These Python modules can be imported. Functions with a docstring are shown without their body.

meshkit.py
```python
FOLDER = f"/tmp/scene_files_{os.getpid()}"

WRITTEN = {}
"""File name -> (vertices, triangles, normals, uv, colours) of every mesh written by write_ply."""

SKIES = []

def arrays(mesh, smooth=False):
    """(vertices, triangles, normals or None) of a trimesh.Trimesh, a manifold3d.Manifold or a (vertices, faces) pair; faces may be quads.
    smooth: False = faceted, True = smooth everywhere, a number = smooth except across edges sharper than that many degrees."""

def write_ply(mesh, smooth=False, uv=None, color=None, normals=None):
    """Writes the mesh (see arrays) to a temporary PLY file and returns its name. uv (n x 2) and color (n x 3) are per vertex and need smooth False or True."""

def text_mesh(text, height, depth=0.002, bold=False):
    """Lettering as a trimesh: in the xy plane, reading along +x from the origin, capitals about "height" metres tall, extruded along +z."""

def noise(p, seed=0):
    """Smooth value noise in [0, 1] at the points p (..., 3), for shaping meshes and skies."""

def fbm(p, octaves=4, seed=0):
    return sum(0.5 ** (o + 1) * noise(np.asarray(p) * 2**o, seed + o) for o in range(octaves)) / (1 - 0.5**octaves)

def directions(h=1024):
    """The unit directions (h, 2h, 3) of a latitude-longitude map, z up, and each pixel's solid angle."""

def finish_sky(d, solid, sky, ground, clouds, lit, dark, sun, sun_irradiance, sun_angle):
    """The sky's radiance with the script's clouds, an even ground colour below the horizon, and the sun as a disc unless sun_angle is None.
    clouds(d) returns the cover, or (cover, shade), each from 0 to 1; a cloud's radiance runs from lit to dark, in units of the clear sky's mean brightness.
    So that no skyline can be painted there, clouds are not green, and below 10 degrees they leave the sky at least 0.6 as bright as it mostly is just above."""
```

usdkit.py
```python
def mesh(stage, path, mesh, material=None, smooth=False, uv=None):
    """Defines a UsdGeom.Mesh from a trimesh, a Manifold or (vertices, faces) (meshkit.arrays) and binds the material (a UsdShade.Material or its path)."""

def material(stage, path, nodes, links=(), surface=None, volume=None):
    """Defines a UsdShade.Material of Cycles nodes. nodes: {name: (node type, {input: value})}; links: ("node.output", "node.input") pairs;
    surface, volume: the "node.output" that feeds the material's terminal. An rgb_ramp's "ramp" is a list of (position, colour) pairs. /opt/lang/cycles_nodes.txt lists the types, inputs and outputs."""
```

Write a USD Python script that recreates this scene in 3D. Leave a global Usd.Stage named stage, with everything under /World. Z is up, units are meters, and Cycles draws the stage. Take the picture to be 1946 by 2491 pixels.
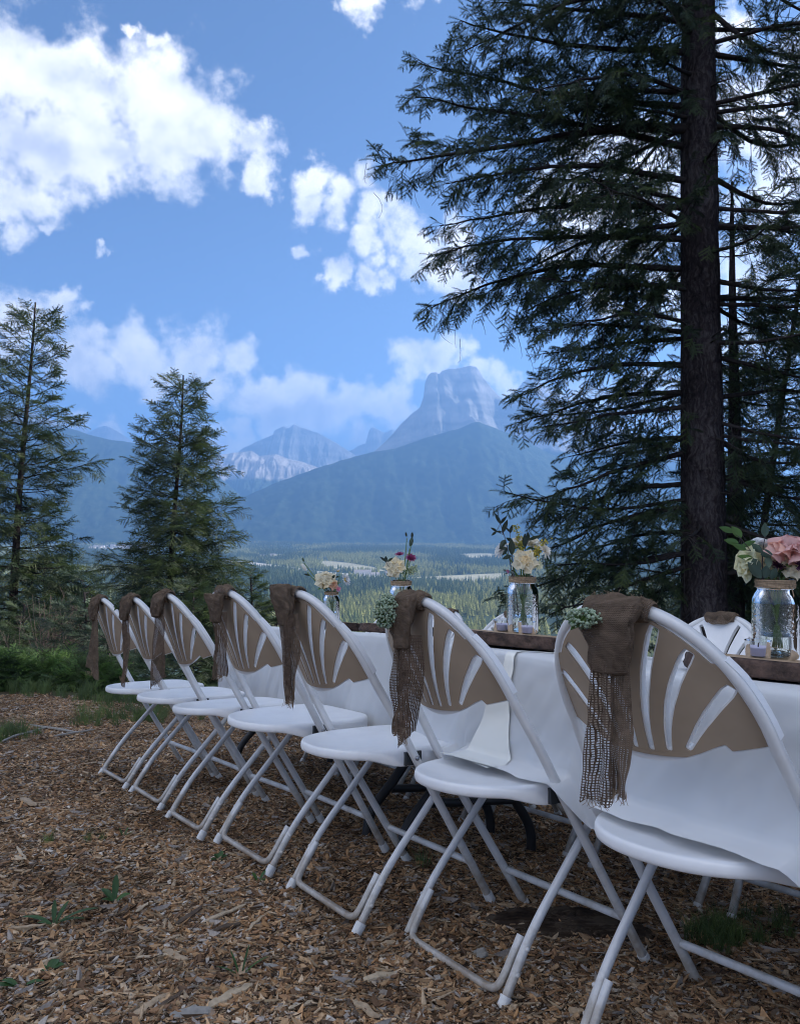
import math, random
import numpy as np, trimesh, shapely
from shapely.geometry import Polygon, LineString, Point
from shapely.ops import unary_union
from scipy.spatial import cKDTree
import usdkit, meshkit
from pxr import Usd, UsdGeom, UsdLux, UsdShade, Gf, Sdf, Vt

stage = Usd.Stage.CreateInMemory()
UsdGeom.SetStageUpAxis(stage, 'Z'); UsdGeom.SetStageMetersPerUnit(stage, 1.0)
UsdGeom.Xform.Define(stage, '/World'); UsdGeom.Scope.Define(stage, '/World/Looks')
rng = np.random.default_rng(7); random.seed(7)

# ------------------------------------------------------------------ camera
CAM_H, FPX, PW, PH, PITCH = 0.8384, 1911.0, 1946.0, 2491.0, 0.0126
cam = UsdGeom.Camera.Define(stage, '/World/camera')
cam.CreateHorizontalApertureAttr(36.0); cam.CreateFocalLengthAttr(36.0 * FPX / PW)
cam.CreateClippingRangeAttr(Gf.Vec2f(0.05, 60000.0))
cam.AddTranslateOp().Set(Gf.Vec3d(0, 0, CAM_H)); cam.AddRotateXOp().Set(90.0 + math.degrees(PITCH))
EXPOSURE = 1.96
cam.CreateExposureAttr(EXPOSURE)

# ------------------------------------------------------------------ sun and sky
SUN_AZ, SUN_EL = math.radians(70.0), math.radians(31.0)
SUN = np.array([math.sin(SUN_AZ) * math.cos(SUN_EL), math.cos(SUN_AZ) * math.cos(SUN_EL), math.sin(SUN_EL)])
sun = UsdLux.DistantLight.Define(stage, '/World/sun')
sun.CreateIntensityAttr(0.70); sun.CreateAngleAttr(0.53); sun.CreateColorAttr(Gf.Vec3f(1.0, 0.94, 0.85)); sun.CreateNormalizeAttr(True)
sun.AddRotateZOp().Set(-math.degrees(SUN_AZ)); sun.AddRotateXOp().Set(-(90.0 - math.degrees(SUN_EL)) + 0.0)
SKY_STRENGTH = 0.05
CLOUD_GAIN = 7.6


def pix_dir(u, v):
    """The direction in which a picture point of the photograph lies."""
    c, s = math.cos(PITCH), math.sin(PITCH)
    X, Z = (u - PW / 2) / FPX, (PH / 2 - v) / FPX
    d = np.array([X, c - s * Z, s + c * Z])
    return d


# clouds: (x, y, radius) as angles in the sky, read off the photograph at 1706 wide
K = PW / 1706.0
BLOBS = [(40, 140, 120), (150, 150, 105), (200, 210, 85), (330, 225, 120), (350, 290, 105), (430, 260, 95), (120, 320, 100), (230, 320, 95), (25, 420, 85), (20, 250, 110),
         (540, 300, 50), (540, 350, 35), (60, 490, 45), (100, 420, 60), (335, 120, 30), (290, 80, 22), (230, 536, 18), (112, 475, 22),
         (650, 370, 45), (640, 420, 45), (720, 430, 55), (790, 400, 45), (820, 480, 50), (880, 530, 62), (930, 560, 62), (790, 520, 45), (630, 534, 26), (720, 580, 34), (780, 600, 36), (690, 570, 24), (980, 590, 60), (960, 510, 50),
         (780, -5, 48), (920, -18, 40), (860, -60, 60),
         (20, 640, 75), (90, 680, 80), (130, 640, 45), (160, 750, 75), (270, 760, 75), (400, 765, 75), (500, 775, 65), (200, 800, 50), (330, 800, 50), (20, 740, 60),
         (640, 850, 62), (560, 860, 60), (740, 875, 62), (800, 870, 55), (860, 855, 38), (600, 895, 50), (690, 890, 50), (480, 840, 40), (860, 890, 40), (470, 930, 45), (540, 930, 45), (640, 925, 40), (760, 930, 34), (230, 925, 34), (160, 915, 30),
         (880, 775, 46), (940, 770, 46), (985, 765, 36), (1060, 805, 42), (1090, 830, 42), (1030, 790, 36), (1150, 860, 45),
         (1250, 350, 110), (1330, 330, 100), (1250, 450, 90), (1150, 420, 60), (1420, 420, 90), (1330, 520, 80), (1600, 260, 100), (1680, 380, 120), (1620, 560, 110), (1690, 700, 120), (1430, 620, 80), (1290, 640, 50),
         (1250, 880, 70), (1350, 880, 80), (1450, 870, 90), (1600, 860, 110), (1700, 900, 110), (1560, 740, 90), (1200, 560, 40), (1690, 120, 80), (1560, 60, 60)]
sky_nodes = {
    'tc': ('texture_coordinate', {}),
    'sky': ('sky_texture', {'sky_type': 'single_scattering', 'sun_disc': False, 'sun_elevation': SUN_EL, 'sun_rotation': SUN_AZ, 'altitude': 1300.0, 'air_density': 0.60, 'aerosol_density': 0.4, 'ozone_density': 1.6}),
    'warp1': ('noise_texture', {'scale': 7.0, 'detail': 3.0, 'roughness': 0.55}), 'warpm1': ('vector_math', {'math_type': 'multiply_add', 'vector2': (.085, .085, .085), 'vector3': (-.0425, -.0425, -.0425)}),
    'warp2': ('noise_texture', {'scale': 24.0, 'detail': 6.0, 'roughness': 0.62}), 'warpm2': ('vector_math', {'math_type': 'multiply_add', 'vector2': (.062, .062, .062), 'vector3': (-.031, -.031, -.031)}),
    'add1': ('vector_math', {'math_type': 'add'}), 'add2': ('vector_math', {'math_type': 'add'}),
}
sky_links = [('tc.generated', 'sky.vector'), ('tc.generated', 'warp1.vector'), ('tc.generated', 'warp2.vector'), ('warp1.color', 'warpm1.vector1'), ('warp2.color', 'warpm2.vector1'),
             ('tc.generated', 'add1.vector1'), ('warpm1.vector', 'add1.vector2'), ('add1.vector', 'add2.vector1'), ('warpm2.vector', 'add2.vector2')]
prev = None
for i, (bx, by, br) in enumerate(BLOBS):
    d = pix_dir(bx * K, by * K); ln = np.linalg.norm(d); d = d / ln; rad = br * K / FPX / ln
    sky_nodes[f'd{i}'] = ('vector_math', {'math_type': 'distance', 'vector2': tuple(d)})
    sky_nodes[f'm{i}'] = ('math', {'math_type': 'multiply_add', 'value2': -1.0 / rad, 'value3': 1.16})
    sky_links += [('add2.vector', f'd{i}.vector1'), (f'd{i}.value', f'm{i}.value1')]
    if prev is None:
        prev = f'm{i}.value'
    else:
        sky_nodes[f'x{i}'] = ('math', {'math_type': 'smoothmax', 'value3': 0.25})
        sky_links += [(prev, f'x{i}.value1'), (f'm{i}.value', f'x{i}.value2')]; prev = f'x{i}.value'
# the same kind of fair-weather cloud over the rest of the sky
mid = pix_dir(PW / 2, PH * 0.25); mid /= np.linalg.norm(mid)
sky_nodes |= {
    'gn': ('noise_texture', {'scale': 4.6, 'detail': 4.0, 'roughness': 0.5}), 'gm': ('math', {'math_type': 'multiply_add', 'value2': 6.0, 'value3': -2.45}),
    'wd': ('vector_math', {'math_type': 'dot_product', 'vector2': tuple(mid)}), 'wr': ('map_range', {'range_type': 'smoothstep', 'from_min': 0.90, 'from_max': 0.72, 'to_min': 0.0, 'to_max': 1.0, 'clamp': True}),
    'gw': ('math', {'math_type': 'multiply'}), 'gw2': ('math', {'math_type': 'subtract'}), 'iw': ('math', {'math_type': 'subtract', 'value1': 1.0}), 'mx': ('math', {'math_type': 'maximum'}),
    'fn': ('noise_texture', {'scale': 26.0, 'detail': 9.0, 'roughness': 0.60}), 'fm': ('math', {'math_type': 'multiply_add', 'value2': 2.0, 'value3': -1.0}), 'den': ('math', {'math_type': 'add'}),
    'alpha': ('map_range', {'range_type': 'smoothstep', 'from_min': -0.02, 'from_max': 0.78, 'to_min': 0.0, 'to_max': 1.0, 'clamp': True}),
    # relief: how much thicker the cloud is here than a little towards the light
    'off': ('vector_math', {'math_type': 'add', 'vector2': tuple(np.array([0.25, 0.0, 0.97]) * 0.026)}), 'na': ('noise_texture', {'scale': 9.0, 'detail': 4.5, 'roughness': 0.5}), 'nb': ('noise_texture', {'scale': 9.0, 'detail': 4.5, 'roughness': 0.5}),
    'dif': ('math', {'math_type': 'subtract'}), 'difm': ('math', {'math_type': 'multiply_add', 'value2': 2.7, 'value3': 0.90}), 'thk': ('math', {'math_type': 'multiply_add', 'value2': -0.26}),
    'shr': ('rgb_ramp', {'ramp': [(0.0, (.44, .47, .57)), (0.4, (.62, .64, .72)), (0.75, (.95, .94, .94)), (1.0, (1.10, 1.07, 1.03))]}),
    'cg': ('mix', {'mix_type': 'multiply', 'fac': 1.0, 'color2': (CLOUD_GAIN,) * 3}), 'mixc': ('mix', {}), 'bg': ('background_shader', {'strength': SKY_STRENGTH}),
}
sky_links += [('tc.generated', 'gn.vector'), ('gn.fac', 'gm.value1'), ('tc.generated', 'wd.vector1'), ('wd.value', 'wr.value'), ('gm.value', 'gw.value1'), ('wr.result', 'gw.value2'), ('wr.result', 'iw.value2'),
              ('gw.value', 'gw2.value1'), ('iw.value', 'gw2.value2'), (prev, 'mx.value1'), ('gw2.value', 'mx.value2'), ('tc.generated', 'fn.vector'), ('fn.fac', 'fm.value1'), ('mx.value', 'den.value1'), ('fm.value', 'den.value2'),
              ('den.value', 'alpha.value'), ('tc.generated', 'off.vector1'), ('tc.generated', 'na.vector'), ('off.vector', 'nb.vector'), ('na.fac', 'dif.value1'), ('nb.fac', 'dif.value2'), ('dif.value', 'difm.value1'),
              ('mx.value', 'thk.value1'), ('difm.value', 'thk.value3'), ('thk.value', 'shr.fac'), ('shr.color', 'cg.color1'), ('sky.color', 'mixc.color1'), ('cg.color', 'mixc.color2'), ('alpha.result', 'mixc.fac'), ('mixc.color', 'bg.color')]
sky_mat = usdkit.material(stage, '/World/Looks/sky', sky_nodes, sky_links, surface='bg.background')
dome = UsdLux.DomeLight.Define(stage, '/World/sky')
UsdShade.MaterialBindingAPI.Apply(dome.GetPrim()).Bind(sky_mat)
dome.GetPrim().SetCustomDataByKey('kind', 'structure'); dome.GetPrim().SetCustomDataByKey('label', 'blue afternoon sky with bright white cumulus clouds')

# ------------------------------------------------------------------ helpers
used = {}


def numbered(parent, name):
    key = parent + '/' + name; k = used.get(key, 0); used[key] = k + 1
    return key if k == 0 else f'{key}_{k:03d}'


def data(prim, label=None, cat=None, group=None, kind=None):
    for k, v in (('label', label), ('category', cat), ('group', group), ('kind', kind)):
        if v:
            prim.SetCustomDataByKey(k, v)
    return prim


def path_of(p):
    return '/World' if p is None else str(p.GetPath())


def obj(name, mesh, mat, parent=None, smooth=False, uv=None, label=None, cat=None, group=None, kind=None, tint=None):
    m = usdkit.mesh(stage, numbered(path_of(parent), name), mesh, MAT[mat], smooth=smooth, uv=uv)
    if tint is not None:
        UsdGeom.PrimvarsAPI(m).CreatePrimvar('tint', Sdf.ValueTypeNames.Float3Array, 'vertex').Set(Vt.Vec3fArray.FromNumpy(np.asarray(tint, np.float32)))
    return data(m.GetPrim(), label, cat, group, kind)


def thing(name, label, cat, group=None, matrix=None):
    x = UsdGeom.Xform.Define(stage, numbered('/World', name))
    if matrix is not None:
        x.AddTransformOp().Set(Gf.Matrix4d(*np.asarray(matrix, float).T.ravel().tolist()))
    return data(x.GetPrim(), label, cat, group)


def copy_of(src, name, label, group=None, matrix=None):
    x = UsdGeom.Xform.Define(stage, numbered('/World', name)); p = x.GetPrim()
    p.GetReferences().AddInternalReference(src.GetPath()); p.SetInstanceable(True)
    x.ClearXformOpOrder(); x.MakeMatrixXform().Set(Gf.Matrix4d(*np.asarray(matrix, float).T.ravel().tolist()))
    return data(p, label, None, group)


def cat(meshes):
    return trimesh.util.concatenate(meshes)


def unit(v):
    v = np.asarray(v, float); return v / (np.linalg.norm(v, axis=-1, keepdims=True) + 1e-12)


def rframes(p):
    """Rotation-minimising frames along a polyline."""
    p = np.asarray(p, float); t = unit(np.gradient(p, axis=0)); a = np.zeros_like(p)
    a0 = np.cross(t[0], [0, 0, 1.0]) if abs(t[0][2]) < 0.9 else np.cross(t[0], [1.0, 0, 0]); a[0] = unit(a0)
    for i in range(1, len(p)):
        v = a[i - 1] - t[i] * a[i - 1].dot(t[i]); a[i] = unit(v)
    return t, a, np.cross(t, a)


def tube(points, radius, sides=8, cap=True):
    p = np.asarray(points, float); t, a, b = rframes(p); n = len(p)
    rad = np.broadcast_to(np.asarray(radius, float), (n,)); ang = np.arange(sides) * 2 * np.pi / sides
    v = p[:, None] + rad[:, None, None] * (np.cos(ang)[None, :, None] * a[:, None] + np.sin(ang)[None, :, None] * b[:, None])
    i, j = np.meshgrid(np.arange(n - 1), np.arange(sides), indexing='ij'); j2 = (j + 1) % sides
    f = np.concatenate([np.stack([i * sides + j, i * sides + j2, (i + 1) * sides + j2], -1).reshape(-1, 3), np.stack([i * sides + j, (i + 1) * sides + j2, (i + 1) * sides + j], -1).reshape(-1, 3)])
    v = v.reshape(-1, 3)
    if cap:
        k = np.arange(1, sides - 1); e = (n - 1) * sides
        f = np.concatenate([f, np.stack([0 * k, k + 1, k], -1), np.stack([0 * k + e, e + k, e + k + 1], -1)])
    return trimesh.Trimesh(v, f, process=False)


def bez(p0, p1, p2, n=12):
    t = np.linspace(0, 1, n)[:, None]; p0, p1, p2 = map(np.asarray, (p0, p1, p2))
    return (1 - t) ** 2 * p0 + 2 * t * (1 - t) * p1 + t ** 2 * p2


def polybend(pts, r=0.03, n=6):
    """A polyline with rounded corners."""
    pts = [np.asarray(p, float) for p in pts]; out = [pts[0]]
    for a, b, c in zip(pts[:-2], pts[1:-1], pts[2:]):
        k1 = min(r, 0.45 * np.linalg.norm(a - b)); k2 = min(r, 0.45 * np.linalg.norm(c - b))
        out += list(bez(b + unit(a - b) * k1, b, b + unit(c - b) * k2, n))
    return np.array(out + [pts[-1]])


def grid_faces(n, m, wrap=False):
    i, j = np.meshgrid(np.arange(n - 1), np.arange(m if wrap else m - 1), indexing='ij'); j2 = (j + 1) % m
    return np.concatenate([np.stack([i * m + j, i * m + j2, (i + 1) * m + j2], -1).reshape(-1, 3), np.stack([i * m + j, (i + 1) * m + j2, (i + 1) * m + j], -1).reshape(-1, 3)])


def sheet(v):
    n, m = v.shape[:2]; return trimesh.Trimesh(v.reshape(-1, 3), grid_faces(n, m), process=False)


def lathe(profile, sides=32):
    pr = np.asarray(profile, float); ang = np.arange(sides) * 2 * np.pi / sides
    v = np.stack([pr[:, 0, None] * np.cos(ang), pr[:, 0, None] * np.sin(ang), np.broadcast_to(pr[:, 1, None], (len(pr), sides))], -1)
    return trimesh.Trimesh(v.reshape(-1, 3), grid_faces(len(pr), sides, True)[:, ::-1], process=False)


def ball(c, r, sub=1, scale=(1, 1, 1)):
    m = trimesh.creation.icosphere(sub, 1.0); m.apply_scale(np.asarray(scale) * r); m.apply_translation(c); return m


def quats(m):
    """Quaternions (w, x, y, z) of rotation matrices n x 3 x 3 whose columns are the axes."""
    from scipy.spatial.transform import Rotation
    q = Rotation.from_matrix(m).as_quat(); return q[:, [3, 0, 1, 2]]


def instancer(name, parent, protos, idx, pos, quat, scale, label=None, kind='stuff', cat_=None):
    """protos: list of (mesh, material, tint or None)."""
    pi = UsdGeom.PointInstancer.Define(stage, numbered(path_of(parent), name)); base = str(pi.GetPath())
    rel = pi.CreatePrototypesRel()
    for k, (m, mt, *t) in enumerate(protos):
        pm = usdkit.mesh(stage, f'{base}/piece' + (f'_{k:03d}' if k else ''), m, MAT[mt]); rel.AddTarget(pm.GetPath())
        if t and t[0] is not None:
            UsdGeom.PrimvarsAPI(pm).CreatePrimvar('tint', Sdf.ValueTypeNames.Float3Array, 'vertex').Set(Vt.Vec3fArray.FromNumpy(np.asarray(t[0], np.float32)))
    pi.CreateProtoIndicesAttr(Vt.IntArray.FromNumpy(np.asarray(idx, np.int32)))
    pi.CreatePositionsAttr(Vt.Vec3fArray.FromNumpy(np.asarray(pos, np.float32)))
    q = np.asarray(quat, float); pi.CreateOrientationsAttr(Vt.QuathArray([Gf.Quath(*map(float, a)) for a in q]))
    s = np.asarray(scale, np.float32); s = np.repeat(s[:, None], 3, 1) if s.ndim == 1 else s
    pi.CreateScalesAttr(Vt.Vec3fArray.FromNumpy(s))
    return data(pi.GetPrim(), label, cat_, None, kind)


# ------------------------------------------------------------------ the place
GA, GB = 0.0057, -0.0981
NRM = unit([-GA, -GB, 1.0]); YAW0 = math.radians(55.8)
_f = np.array([math.sin(YAW0), math.cos(YAW0), 0.0]); FWD = unit(_f - NRM * _f.dot(NRM)); RGT = np.cross(FWD, NRM)


def smoothstep(a, b, x):
    t = np.clip((np.asarray(x, float) - a) / (b - a), 0, 1); return t * t * (3 - 2 * t)


VALLEY = -130.0


def ground_z(x, y):
    """Height of the ground: a site sloping gently away, a bank behind it, then the valley floor."""
    x, y = np.asarray(x, float), np.asarray(y, float)
    f = x * FWD[0] + y * FWD[1]
    z = GA * np.clip(x, -40, 40) + GB * np.clip(y, -60, 40)
    z = z - 0.085 * smoothstep(1.35, 2.2, f)
    s = np.maximum(0, y - 7.4 + 0.25 * np.sin(x * 1.3)); z = z - 0.42 * s * smoothstep(0, 3.0, s)
    far = np.hypot(x, y)
    roll = 5.0 * (np.sin(x / 310.0 + 1.3) * np.sin(y / 420.0) + 0.5 * np.sin(x / 120.0 + y / 170.0)) * smoothstep(400, 900, far)
    z = np.maximum(z, VALLEY + roll)
    return z


def site(r, f, h=0.0):
    p = RGT * r + FWD * f; z0 = 0.0
    return np.array([p[0], p[1], p[2]]) + NRM * h


def on_ground(u, v, lift=0.0):
    """Where the sight line through a point of the photograph meets the ground."""
    d = pix_dir(u, v); t = 0.5
    for _ in range(4000):
        p = d * t + [0, 0, CAM_H]
        if p[2] <= ground_z(p[0], p[1]):
            break
        t += max(0.002, 0.15 * (p[2] - ground_z(p[0], p[1])))
    return np.array([p[0], p[1], float(ground_z(p[0], p[1])) + lift])


def at(u, v, y):
    """The point on the sight line at the distance y along the view."""
    d = pix_dir(u, v); return d * (y / d[1]) + [0, 0, CAM_H]


def frame_matrix(o, x, y, z):
    m = np.eye(4); m[:3, 0], m[:3, 1], m[:3, 2], m[:3, 3] = x, y, z, o; return m
# ------------------------------------------------------------------ materials
MAT = {}


def mat(name, nodes, links, surface='p.BSDF', volume=None):
    MAT[name] = usdkit.material(stage, '/World/Looks/' + name, nodes, links, surface=surface, volume=volume)


def plain(name, col, rough=0.5, noise=None, bump=None, **kw):
    """A principled colour with a little variation: noise = (scale, dark colour factor), bump = (scale, strength, distance)."""
    n = {'p': ('principled_bsdf', {'base_color': col, 'roughness': rough, **kw})}; l = []
    if noise:
        n |= {'tc': ('texture_coordinate', {}), 'nz': ('noise_texture', {'scale': noise[0], 'detail': 5.0, 'roughness': 0.6}),
              'rp': ('rgb_ramp', {'ramp': [(0.3, tuple(np.array(col) * noise[1])), (0.7, tuple(np.minimum(1, np.array(col) * (2 - noise[1]) ** 0.5)))]})}
        l += [('tc.object', 'nz.vector'), ('nz.fac', 'rp.fac'), ('rp.color', 'p.base_color')]
    if bump:
        n |= {'tcb': ('texture_coordinate', {}), 'nb': ('noise_texture', {'scale': bump[0], 'detail': 4.0}), 'b': ('bump', {'strength': bump[1], 'distance': bump[2]})}
        l += [('tcb.object', 'nb.vector'), ('nb.fac', 'b.height'), ('b.normal', 'p.normal')]
    mat(name, n, l)


mat('white_steel', {'tc': ('texture_coordinate', {}), 'sz': ('separate_xyz', {}), 'n1': ('noise_texture', {'scale': 16.0, 'detail': 5.0, 'roughness': .65}), 'n2': ('noise_texture', {'scale': 90.0, 'detail': 4.0}), 'low': ('map_range', {'range_type': 'smoothstep', 'from_min': .22, 'from_max': .0, 'to_min': -.12, 'to_max': .42, 'clamp': True}), 'ad': ('math', {'math_type': 'add'}),
                    'rp': ('rgb_ramp', {'ramp': [(.30, (.70, .705, .71)), (.55, (.65, .65, .645)), (.78, (.44, .415, .38)), (1.0, (.27, .225, .18))]}), 'b': ('bump', {'strength': .25, 'distance': .0006}), 'p': ('principled_bsdf', {'roughness': .36})},
    [('tc.object', 'sz.vector'), ('tc.object', 'n1.vector'), ('tc.object', 'n2.vector'), ('sz.z', 'low.value'), ('low.result', 'ad.value1'), ('n1.fac', 'ad.value2'), ('ad.value', 'rp.fac'), ('rp.color', 'p.base_color'), ('n2.fac', 'b.height'), ('b.normal', 'p.normal')])
plain('white_plastic', (.87, .875, .88), .42, noise=(9, .93), bump=(600, .12, .0004))
plain('tan_plastic', (.37, .285, .205), .55, noise=(6, .85), bump=(500, .2, .0004))
plain('cap_plastic', (.66, .66, .65), .5, noise=(40, .8))
plain('black_steel', (.018, .019, .022), .45, noise=(20, .7))
plain('bolt_steel', (.30, .31, .33), .3, metallic=0.9)
plain('bracket', (.03, .035, .04), .5)
plain('twine', (.34, .24, .15), .9, noise=(160, .6), bump=(700, .8, .001))
plain('wood_end', (.48, .33, .20), .75, noise=(22, .7))
plain('slice_bark', (.085, .052, .040), .9, noise=(38, .12), bump=(90, .9, .006))
plain('candle', (.62, .59, .78), .5)
plain('stem_green', (.10, .17, .05), .5); plain('stem_dark', (.035, .028, .03), .5)
plain('pollen', (.55, .36, .04), .7)
plain('stick', (.42, .31, .20), .8, noise=(60, .65)); plain('stick_pale', (.52, .41, .28), .8, noise=(60, .7)); plain('stick_dark', (.11, .075, .05), .85, noise=(60, .6)); plain('stick_grey', (.30, .28, .25), .85, noise=(60, .7))
mat('log_wood', {'geo': ('geometry', {}), 'mp': ('mapping', {'rotation': (0, 0, .72), 'scale': (.12, 1, 1)}), 'nz': ('noise_texture', {'scale': 130.0, 'detail': 7.0, 'roughness': .7}), 'n2': ('noise_texture', {'scale': 14.0, 'detail': 4.0}), 'ad': ('math', {'math_type': 'multiply_add', 'value2': .8}), 'rp': ('rgb_ramp', {'ramp': [(.62, (.022, .014, .010)), (.9, (.085, .058, .040)), (1.0, (.14, .105, .075))]}), 'b': ('bump', {'strength': 1.0, 'distance': .010}), 'p': ('principled_bsdf', {'roughness': .92, 'specular_ior_level': .2})},
    [('geo.position', 'mp.vector'), ('mp.vector', 'nz.vector'), ('geo.position', 'n2.vector'), ('nz.fac', 'ad.value1'), ('n2.fac', 'ad.value3'), ('ad.value', 'rp.fac'), ('rp.color', 'p.base_color'), ('ad.value', 'b.height'), ('b.normal', 'p.normal')])
plain('dead_twig', (.17, .125, .105), .9, noise=(30, .6)); plain('dead_bark', (.11, .085, .07), .9, noise=(30, .6))
plain('cobble', (.3, .29, .27), .85, noise=(20, .7))


def leafy(name, col, trans=0.35, var=0.35, rough=0.5):
    """Thin greenery or petals: part of the light comes through; shade varies from piece to piece."""
    c = np.array(col)
    mat(name, {'oi': ('object_info', {}), 'geo': ('geometry', {}), 'nz': ('noise_texture', {'scale': 6.0, 'detail': 3.0}), 'mixr': ('math', {'math_type': 'add'}), 'hm': ('math', {'math_type': 'multiply', 'value2': 0.5}),
               'rp': ('rgb_ramp', {'ramp': [(0.2, tuple(c * (1 - var))), (0.55, tuple(c)), (0.8, tuple(np.minimum(1, c * (1 + var) * [1.12, 1.0, .8])))]}),
               'p': ('principled_bsdf', {'roughness': rough}), 't': ('translucent_bsdf', {}), 'm': ('mix_closure', {'fac': trans})},
        [('oi.random', 'mixr.value1'), ('geo.position', 'nz.vector'), ('nz.fac', 'mixr.value2'), ('mixr.value', 'hm.value1'), ('hm.value', 'rp.fac'), ('rp.color', 'p.base_color'), ('rp.color', 't.color'), ('p.BSDF', 'm.closure1'), ('t.BSDF', 'm.closure2')], surface='m.closure')


leafy('needles', (.040, .072, .036), .25, .45); leafy('needles_pale', (.068, .105, .040), .3, .4); leafy('needles_blue', (.034, .062, .042), .25, .4)
leafy('juniper', (.105, .20, .05), .25, .45); leafy('grass', (.13, .19, .065), .35, .45); leafy('weed', (.055, .13, .035), .35, .3); leafy('shrub_leaf', (.10, .15, .05), .35, .4)
leafy('rose_cream', (.86, .78, .58), .35, .05, .6); leafy('rose_white', (.86, .84, .76), .35, .04, .6); leafy('petal_white', (.84, .85, .85), .35, .04, .6); leafy('rose_pink', (.86, .55, .50), .35, .08, .6)
leafy('petal_peach', (.80, .52, .36), .3, .06, .6); leafy('petal_yellow', (.85, .83, .58), .35, .05, .6); leafy('petal_magenta', (.30, .05, .17), .25, .3, .6); leafy('petal_pink', (.62, .25, .42), .3, .2, .6); leafy('petal_purple', (.075, .022, .06), .2, .3, .6)
leafy('goldenrod', (.58, .50, .10), .3, .2, .7); leafy('leaf_green', (.11, .21, .06), .35, .2); leafy('leaf_dark', (.032, .050, .035), .2, .3); leafy('leaf_grey', (.085, .135, .10), .25, .25); leafy('babys_breath', (.50, .60, .42), .3, .15, .8)

# the far forest and the fields
def forest(name, a, b):
    mat(name, {'oi': ('object_info', {}), 'geo': ('geometry', {}), 'nz': ('noise_texture', {'scale': 0.006, 'detail': 3.0}), 'ad': ('math', {'math_type': 'multiply_add', 'value2': 0.45}), 'rp': ('rgb_ramp', {'ramp': [(0.35, a), (0.62, b)]}), 'p': ('principled_bsdf', {'roughness': .9, 'specular_ior_level': .1})},
        [('geo.position', 'nz.vector'), ('oi.random', 'ad.value1'), ('nz.fac', 'ad.value3'), ('ad.value', 'hh.value1')][:3] + [('ad.value', 'rp.fac'), ('rp.color', 'p.base_color')])


forest('far_conifer', (.032, .056, .034), (.085, .115, .048)); forest('far_aspen', (.12, .15, .05), (.24, .25, .085)); forest('mid_conifer', (.026, .050, .026), (.065, .10, .034))
plain('field', (.30, .29, .20), .95, noise=(.02, .7)); plain('gravel_bar', (.42, .41, .38), .95, noise=(.03, .8))
plain('house_wall', (.62, .60, .57), .8); plain('house_roof', (.30, .28, .28), .8)

# cloth: woven white table linen, and burlap with its open weave cut out thread by thread
mat('linen', {'tc': ('texture_coordinate', {}), 'w1': ('noise_texture', {'scale': 700.0, 'detail': 2.0}), 'b': ('bump', {'strength': .12, 'distance': .0005}), 'nz': ('noise_texture', {'scale': 3.0, 'detail': 4.0}),
              'rp': ('rgb_ramp', {'ramp': [(0.3, (.78, .785, .78)), (0.7, (.85, .85, .84))]}), 'p': ('principled_bsdf', {'roughness': .85, 'specular_ior_level': .2}), 't': ('translucent_bsdf', {}), 'm': ('mix_closure', {'fac': .12})},
    [('tc.object', 'w1.vector'), ('w1.fac', 'b.height'), ('b.normal', 'p.normal'), ('tc.object', 'nz.vector'), ('nz.fac', 'rp.fac'), ('rp.color', 'p.base_color'), ('rp.color', 't.color'), ('p.BSDF', 'm.closure1'), ('t.BSDF', 'm.closure2')], surface='m.closure')
plain('cream_linen', (.83, .83, .78), .85, noise=(4, .95), specular_ior_level=.2)


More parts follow.
